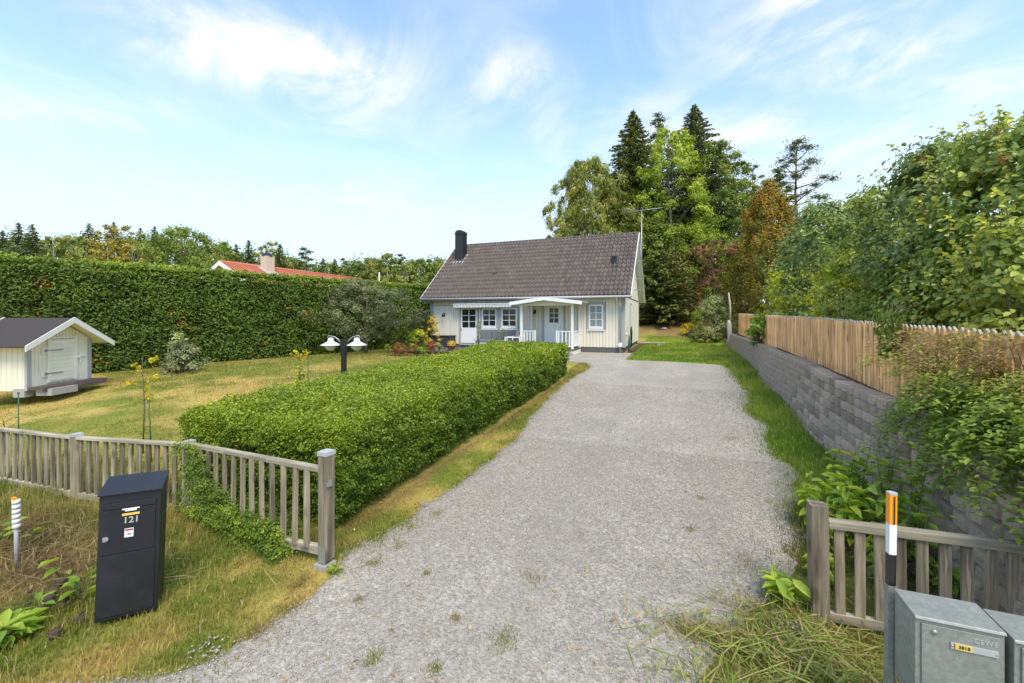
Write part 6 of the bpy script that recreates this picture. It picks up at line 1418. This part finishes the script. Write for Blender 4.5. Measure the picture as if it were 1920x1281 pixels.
    big(1560, 10.6, 470, 2.0, 2.2, L['lime'], 'bright yellow green bush behind the middle pickets', 4200, .08, name='garden_shrub', asp=.6)
    big(1625, 8.0, 500, 1.6, 2.0, L['green'], 'leafy vine covered shrub just behind the middle pickets', 4500, .07, name='garden_shrub')
    big(1745, 6.3, 470, 1.7, 1.9, L['lilac'], 'low dense lilac growth right behind the near pickets', 5500, .075)
    big(1900, 5.0, 400, 1.6, 1.8, L['lilac'], 'low lilac growth at the right edge behind the pickets', 4800, .08, tb=.55)
    big(1500, 20, 440, 3.0, 3, L['lilacb'], 'bush between the cypress and the broad lilac', 4000, .14)
    # seed heads of the lilacs
    C = []
    for (px, py, D) in ((1820, 290, 7), (1890, 285, 5.8), (1870, 250, 5.8), (1800, 325, 6.7), (1770, 330, 6.7), (1750, 345, 6.7), (1730, 300, 7), (1800, 360, 6.6), (1880, 300, 5.5), (1830, 330, 6.4)):
        x, y = T(px, D); C.append((x, y, zat(py, D)))
    root = empty('lilac_seed_heads', C[0], 0, 'brown dried seed heads standing out of the tall lilac bushes', 'seed heads'); C = np.array(C)-np.array(C[0])
    P, d, idx = clump_crown(C, np.full(len(C), .10), 120, 1.3); leaves('seeds', P, d, rv(len(P)), .022, .014, L['seed'], rng.random(len(P)), root)
    # vine hanging over the pickets
    root = empty('hanging_vine', (2.66, 7.1, 2.1), 0, 'leafy vine hanging down over the pine pickets', 'vine'); P = []
    k = 420; u = rng.random(k)**.8; P = np.stack([-.07-.12*rng.random(k), (rng.random(k)-.5)*(.75-.5*u)-.1, .22-.62*u], 1)
    leaves('foliage', P, unit(np.stack([-np.ones(k), rng.normal(size=k)*.4, .5+rng.normal(size=k)*.3], 1)), np.stack([rng.normal(size=k)*.3-.2, rng.normal(size=k)*.5, -np.ones(k)], 1), .07, .06, L['green'], .1+.6*rng.random(k), root, 'hex')
    b = MB()
    for i in range(5): b.tube([(-.0, .25-i*.12, .3), (-.06, .1-i*.08, .0), (-.07, -.05-i*.03, -.3)], .005, 4, False)
    b.build('stems', M['bark'], root)
    # spirea cascading over the wall in the near right
    def cascade(name, cx, cy, cz, n_arch, spread_y, reach, drop, lab, lm, per, ls, top=False):
        root = empty(name, (cx, cy, cz), 0, lab, 'shrub'); b = MB(); P = []; T_ = []; tn = []
        for i in range(n_arch):
            y0 = (rng.random()-.5)*spread_y*.5; az = R(180)+rng.normal()*.75; ln_ = reach*(.5+.6*rng.random()); rise = .25+.5*rng.random() if top else .1+.35*rng.random(); dr = drop*(.3+.9*rng.random())
            pts = []; 
            for t in np.linspace(0, 1, 9):
                r = ln_*t; z = rise*math.sin(min(1, t*1.15)*math.pi*.62)*1.2-dr*t**2.2
                pts.append(Vector((math.cos(az)*r, y0+math.sin(az)*r+(rng.random()-.5)*.03+y0*t*.9, z)))
            b.tube(pts, [.004*(1-t*.8) for t in np.linspace(0, 1, 9)], 4, False)
            ct = rng.random()
            for k in range(per):
                t = .12+.88*rng.random(); j = min(7, int(t*8)); p = pts[j].lerp(pts[j+1], t*8-j); s = (k % 2)*2-1; q = rv(1)[0]
                P.append((p.x+q[0]*.06, p.y+q[1]*.06, p.z+q[2]*.045)); T_.append((pts[j+1]-pts[j]).normalized()*.7+Vector(tuple(rv(1)[0]))*.8)
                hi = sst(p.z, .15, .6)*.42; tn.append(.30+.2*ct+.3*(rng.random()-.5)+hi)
        P = np.array(P); T_ = np.array([tuple(t) for t in T_]); s = ls*(.65+.6*rng.random(len(P)))
        leaves('foliage', P, unit(rv(len(P))*.5+np.array([-.2, -.1, 1.])), T_, s, s*.5, lm, np.array(tn), root, 'hex'); b.build('stems', M['bark'], root)
    cascade('spirea_shrub', 2.62, 4.45, 1.25, 105, 2.5, .76, .72, 'arching spirea spilling over the block wall at the right edge', L['spirea'], 120, .052)
    cascade('spirea_shrub', 2.68, 5.1, 1.3, 62, 2.5, .72, .3, 'upright reddish spirea stems in front of the near pickets', L['spirea'], 95, .042, True)
    # tall weeds at the wall foot
    def weed(x, y, h, lab, n=7, ls=.1, lm='weed', spread=.1):
        z = float(gz(x, y)); root = empty('tall_weed', (x, y, z), 0, lab, 'weed', 'weeds at the foot of the block wall'); b = MB(); P = []; Tt = []
        for k in range(3):
            a = rng.random()*6.28; lx = spread*(.4+rng.random()); hh = h*(.65+.4*rng.random()); top = (math.cos(a)*lx, math.sin(a)*lx, hh); b.tube([(0, 0, 0), (top[0]*.4, top[1]*.4, hh*.5), top], [.007, .006, .003], 5, False)
            for i in range(n*2):
                t = .2+.8*(i//2+.5)/n; aa = (i % 2)*math.pi+(i//2)*1.4+a; r = ls*.55; P.append((top[0]*t+math.cos(aa)*r, top[1]*t+math.sin(aa)*r, hh*t-.01)); Tt.append((math.cos(aa), math.sin(aa), -.25+.5*(t > .9)))
        P = np.array(P); s = ls*(.7+.6*rng.random(len(P))); leaves('leaves', P, np.array([0, 0, 1.])+rng.normal(size=P.shape)*.3, np.array(Tt), s*1.3, s*.58, L[lm], .3+.6*rng.random(len(P)), root, 'hex', .18, .18); b.build('stems', L[lm] if False else M['greenstem'], root)
    labs = ['tall leafy weed left of the wall foot behind the right gate post', 'broad leaved weed right behind the gate post', 'weed plant leaning on the lowest blocks', 'tall weed standing close to the block wall', 'leafy weed behind the striped marker post', 'short weed on the gravel edge left of the gate post']
    wp = [(1.55, 5.6, .75), (1.42, 5.1, .6), (1.7, 5.2, .7), (1.98, 5.55, .85), (2.05, 5.15, .85), (1.9, 4.75, .65), (1.3, 4.75, .5), (1.6, 4.5, .5), (1.75, 5.9, .6), (1.35, 5.5, .45), (2.0, 4.4, .4), (1.15, 4.35, .3), (.75, 3.9, .22), (1.5, 4.9, .65), (1.8, 5.0, .6), (1.25, 5.2, .4), (1.65, 4.75, .45), (1.95, 6.1, .6)]
    for i, (x, y, h) in enumerate(wp): weed(x, y, h, 'bright green leafy weed growing between the right fence and the block wall' if i >= 6 else labs[i], ls=.085+.03*rng.random())
    # broad leaves on the bank at left
    def dock(px, D, lab, n, ls, h):
        x, y = T(px, D); z = float(gz(x, y)); root = empty('dock_plant', (x, y, z), 0, lab, 'plant'); P = []; Tt = []; N = []; b = MB()
        for i in range(n):
            a = rng.random()*6.28; r = ls*(.5+.7*rng.random()); P.append((math.cos(a)*r, math.sin(a)*r, h*(.3+.8*rng.random()))); Tt.append((math.cos(a), math.sin(a), .25-.5*rng.random())); N.append((-.3*math.cos(a)+rng.normal()*.2, -.3*math.sin(a)+rng.normal()*.2, 1)); b.tube([(0, 0, 0), (P[-1][0]*.6, P[-1][1]*.6, P[-1][2]*.8)], .004, 4, False)
        P = np.array(P); leaves('leaves', P, np.array(N), np.array(Tt), ls*(1+.5*rng.random(n)), ls*.48, L['weed'], .2+.7*rng.random(n), root, 'hex', .15, .15); b.build('stems', M['greenstem'], root)
    dock(150, 3.45, 'broad leaved dock plant directly left of the dark parcel letterbox', 11, .115, .2); dock(75, 3.3, 'dock leaves lying on the dug soil left of the parcel letterbox', 10, .10, .10)
    dock(5, 3.0, 'heap of long green leaves at the left edge', 60, .13, .12); dock(115, 3.7, 'single upright dock leaf on the bank', 3, .14, .3); dock(60, 4.4, 'small leafy weed below the left fence', 8, .09, .1); dock(-2, 4.3, 'leafy weed on the bank at the left edge', 12, .12, .2); dock(628, 3.62, 'small green weed at the foot of the left gate post', 14, .055, .07)
    x, y = T(110, 3.35); b = MB(); 
    for i in range(14): 
        a = rng.random()*6.28; r = rng.random()*.38; s = .015+.035*rng.random(); c = (math.cos(a)*r*1.6, math.sin(a)*r*.7, .02+.06*(1-r*2)); b.lathe([(0, -s), (s*.9, -.2*s), (s*.8, .5*s), (0, .8*s)], c, 6, False)
    o = b.build('soil_clods', M['soil'], None, (x, y, float(gz(x, y)))); tag(o, 'dug up dark soil clods on the bank left of the parcel letterbox', 'soil', kind='stuff')
    # leaf lying on the right letterbox
    root = empty('fallen_leaf', (1.50, 2.70, .79), R(-20), 'small green fern like leaf lying on the right letterbox', 'leaf'); k = 16; t = np.linspace(0, 1, k); P = np.stack([.10*t, (np.arange(k) % 2-.5)*.028*(1.1-t), .006+.01*np.sin(t*3)], 1)
    leaves('leaflet', P, np.tile([0, 0, 1.], (k, 1))+rng.normal(size=(k, 3))*.2, np.stack([np.full(k, .6), (np.arange(k) % 2-.5)*2, np.zeros(k)], 1), .03, .014, L['lime'], rng.random(k), root)
M['greenstem'] = solid('green_stem', (.16, .2, .06), .7, .2, 8)
build_plants()
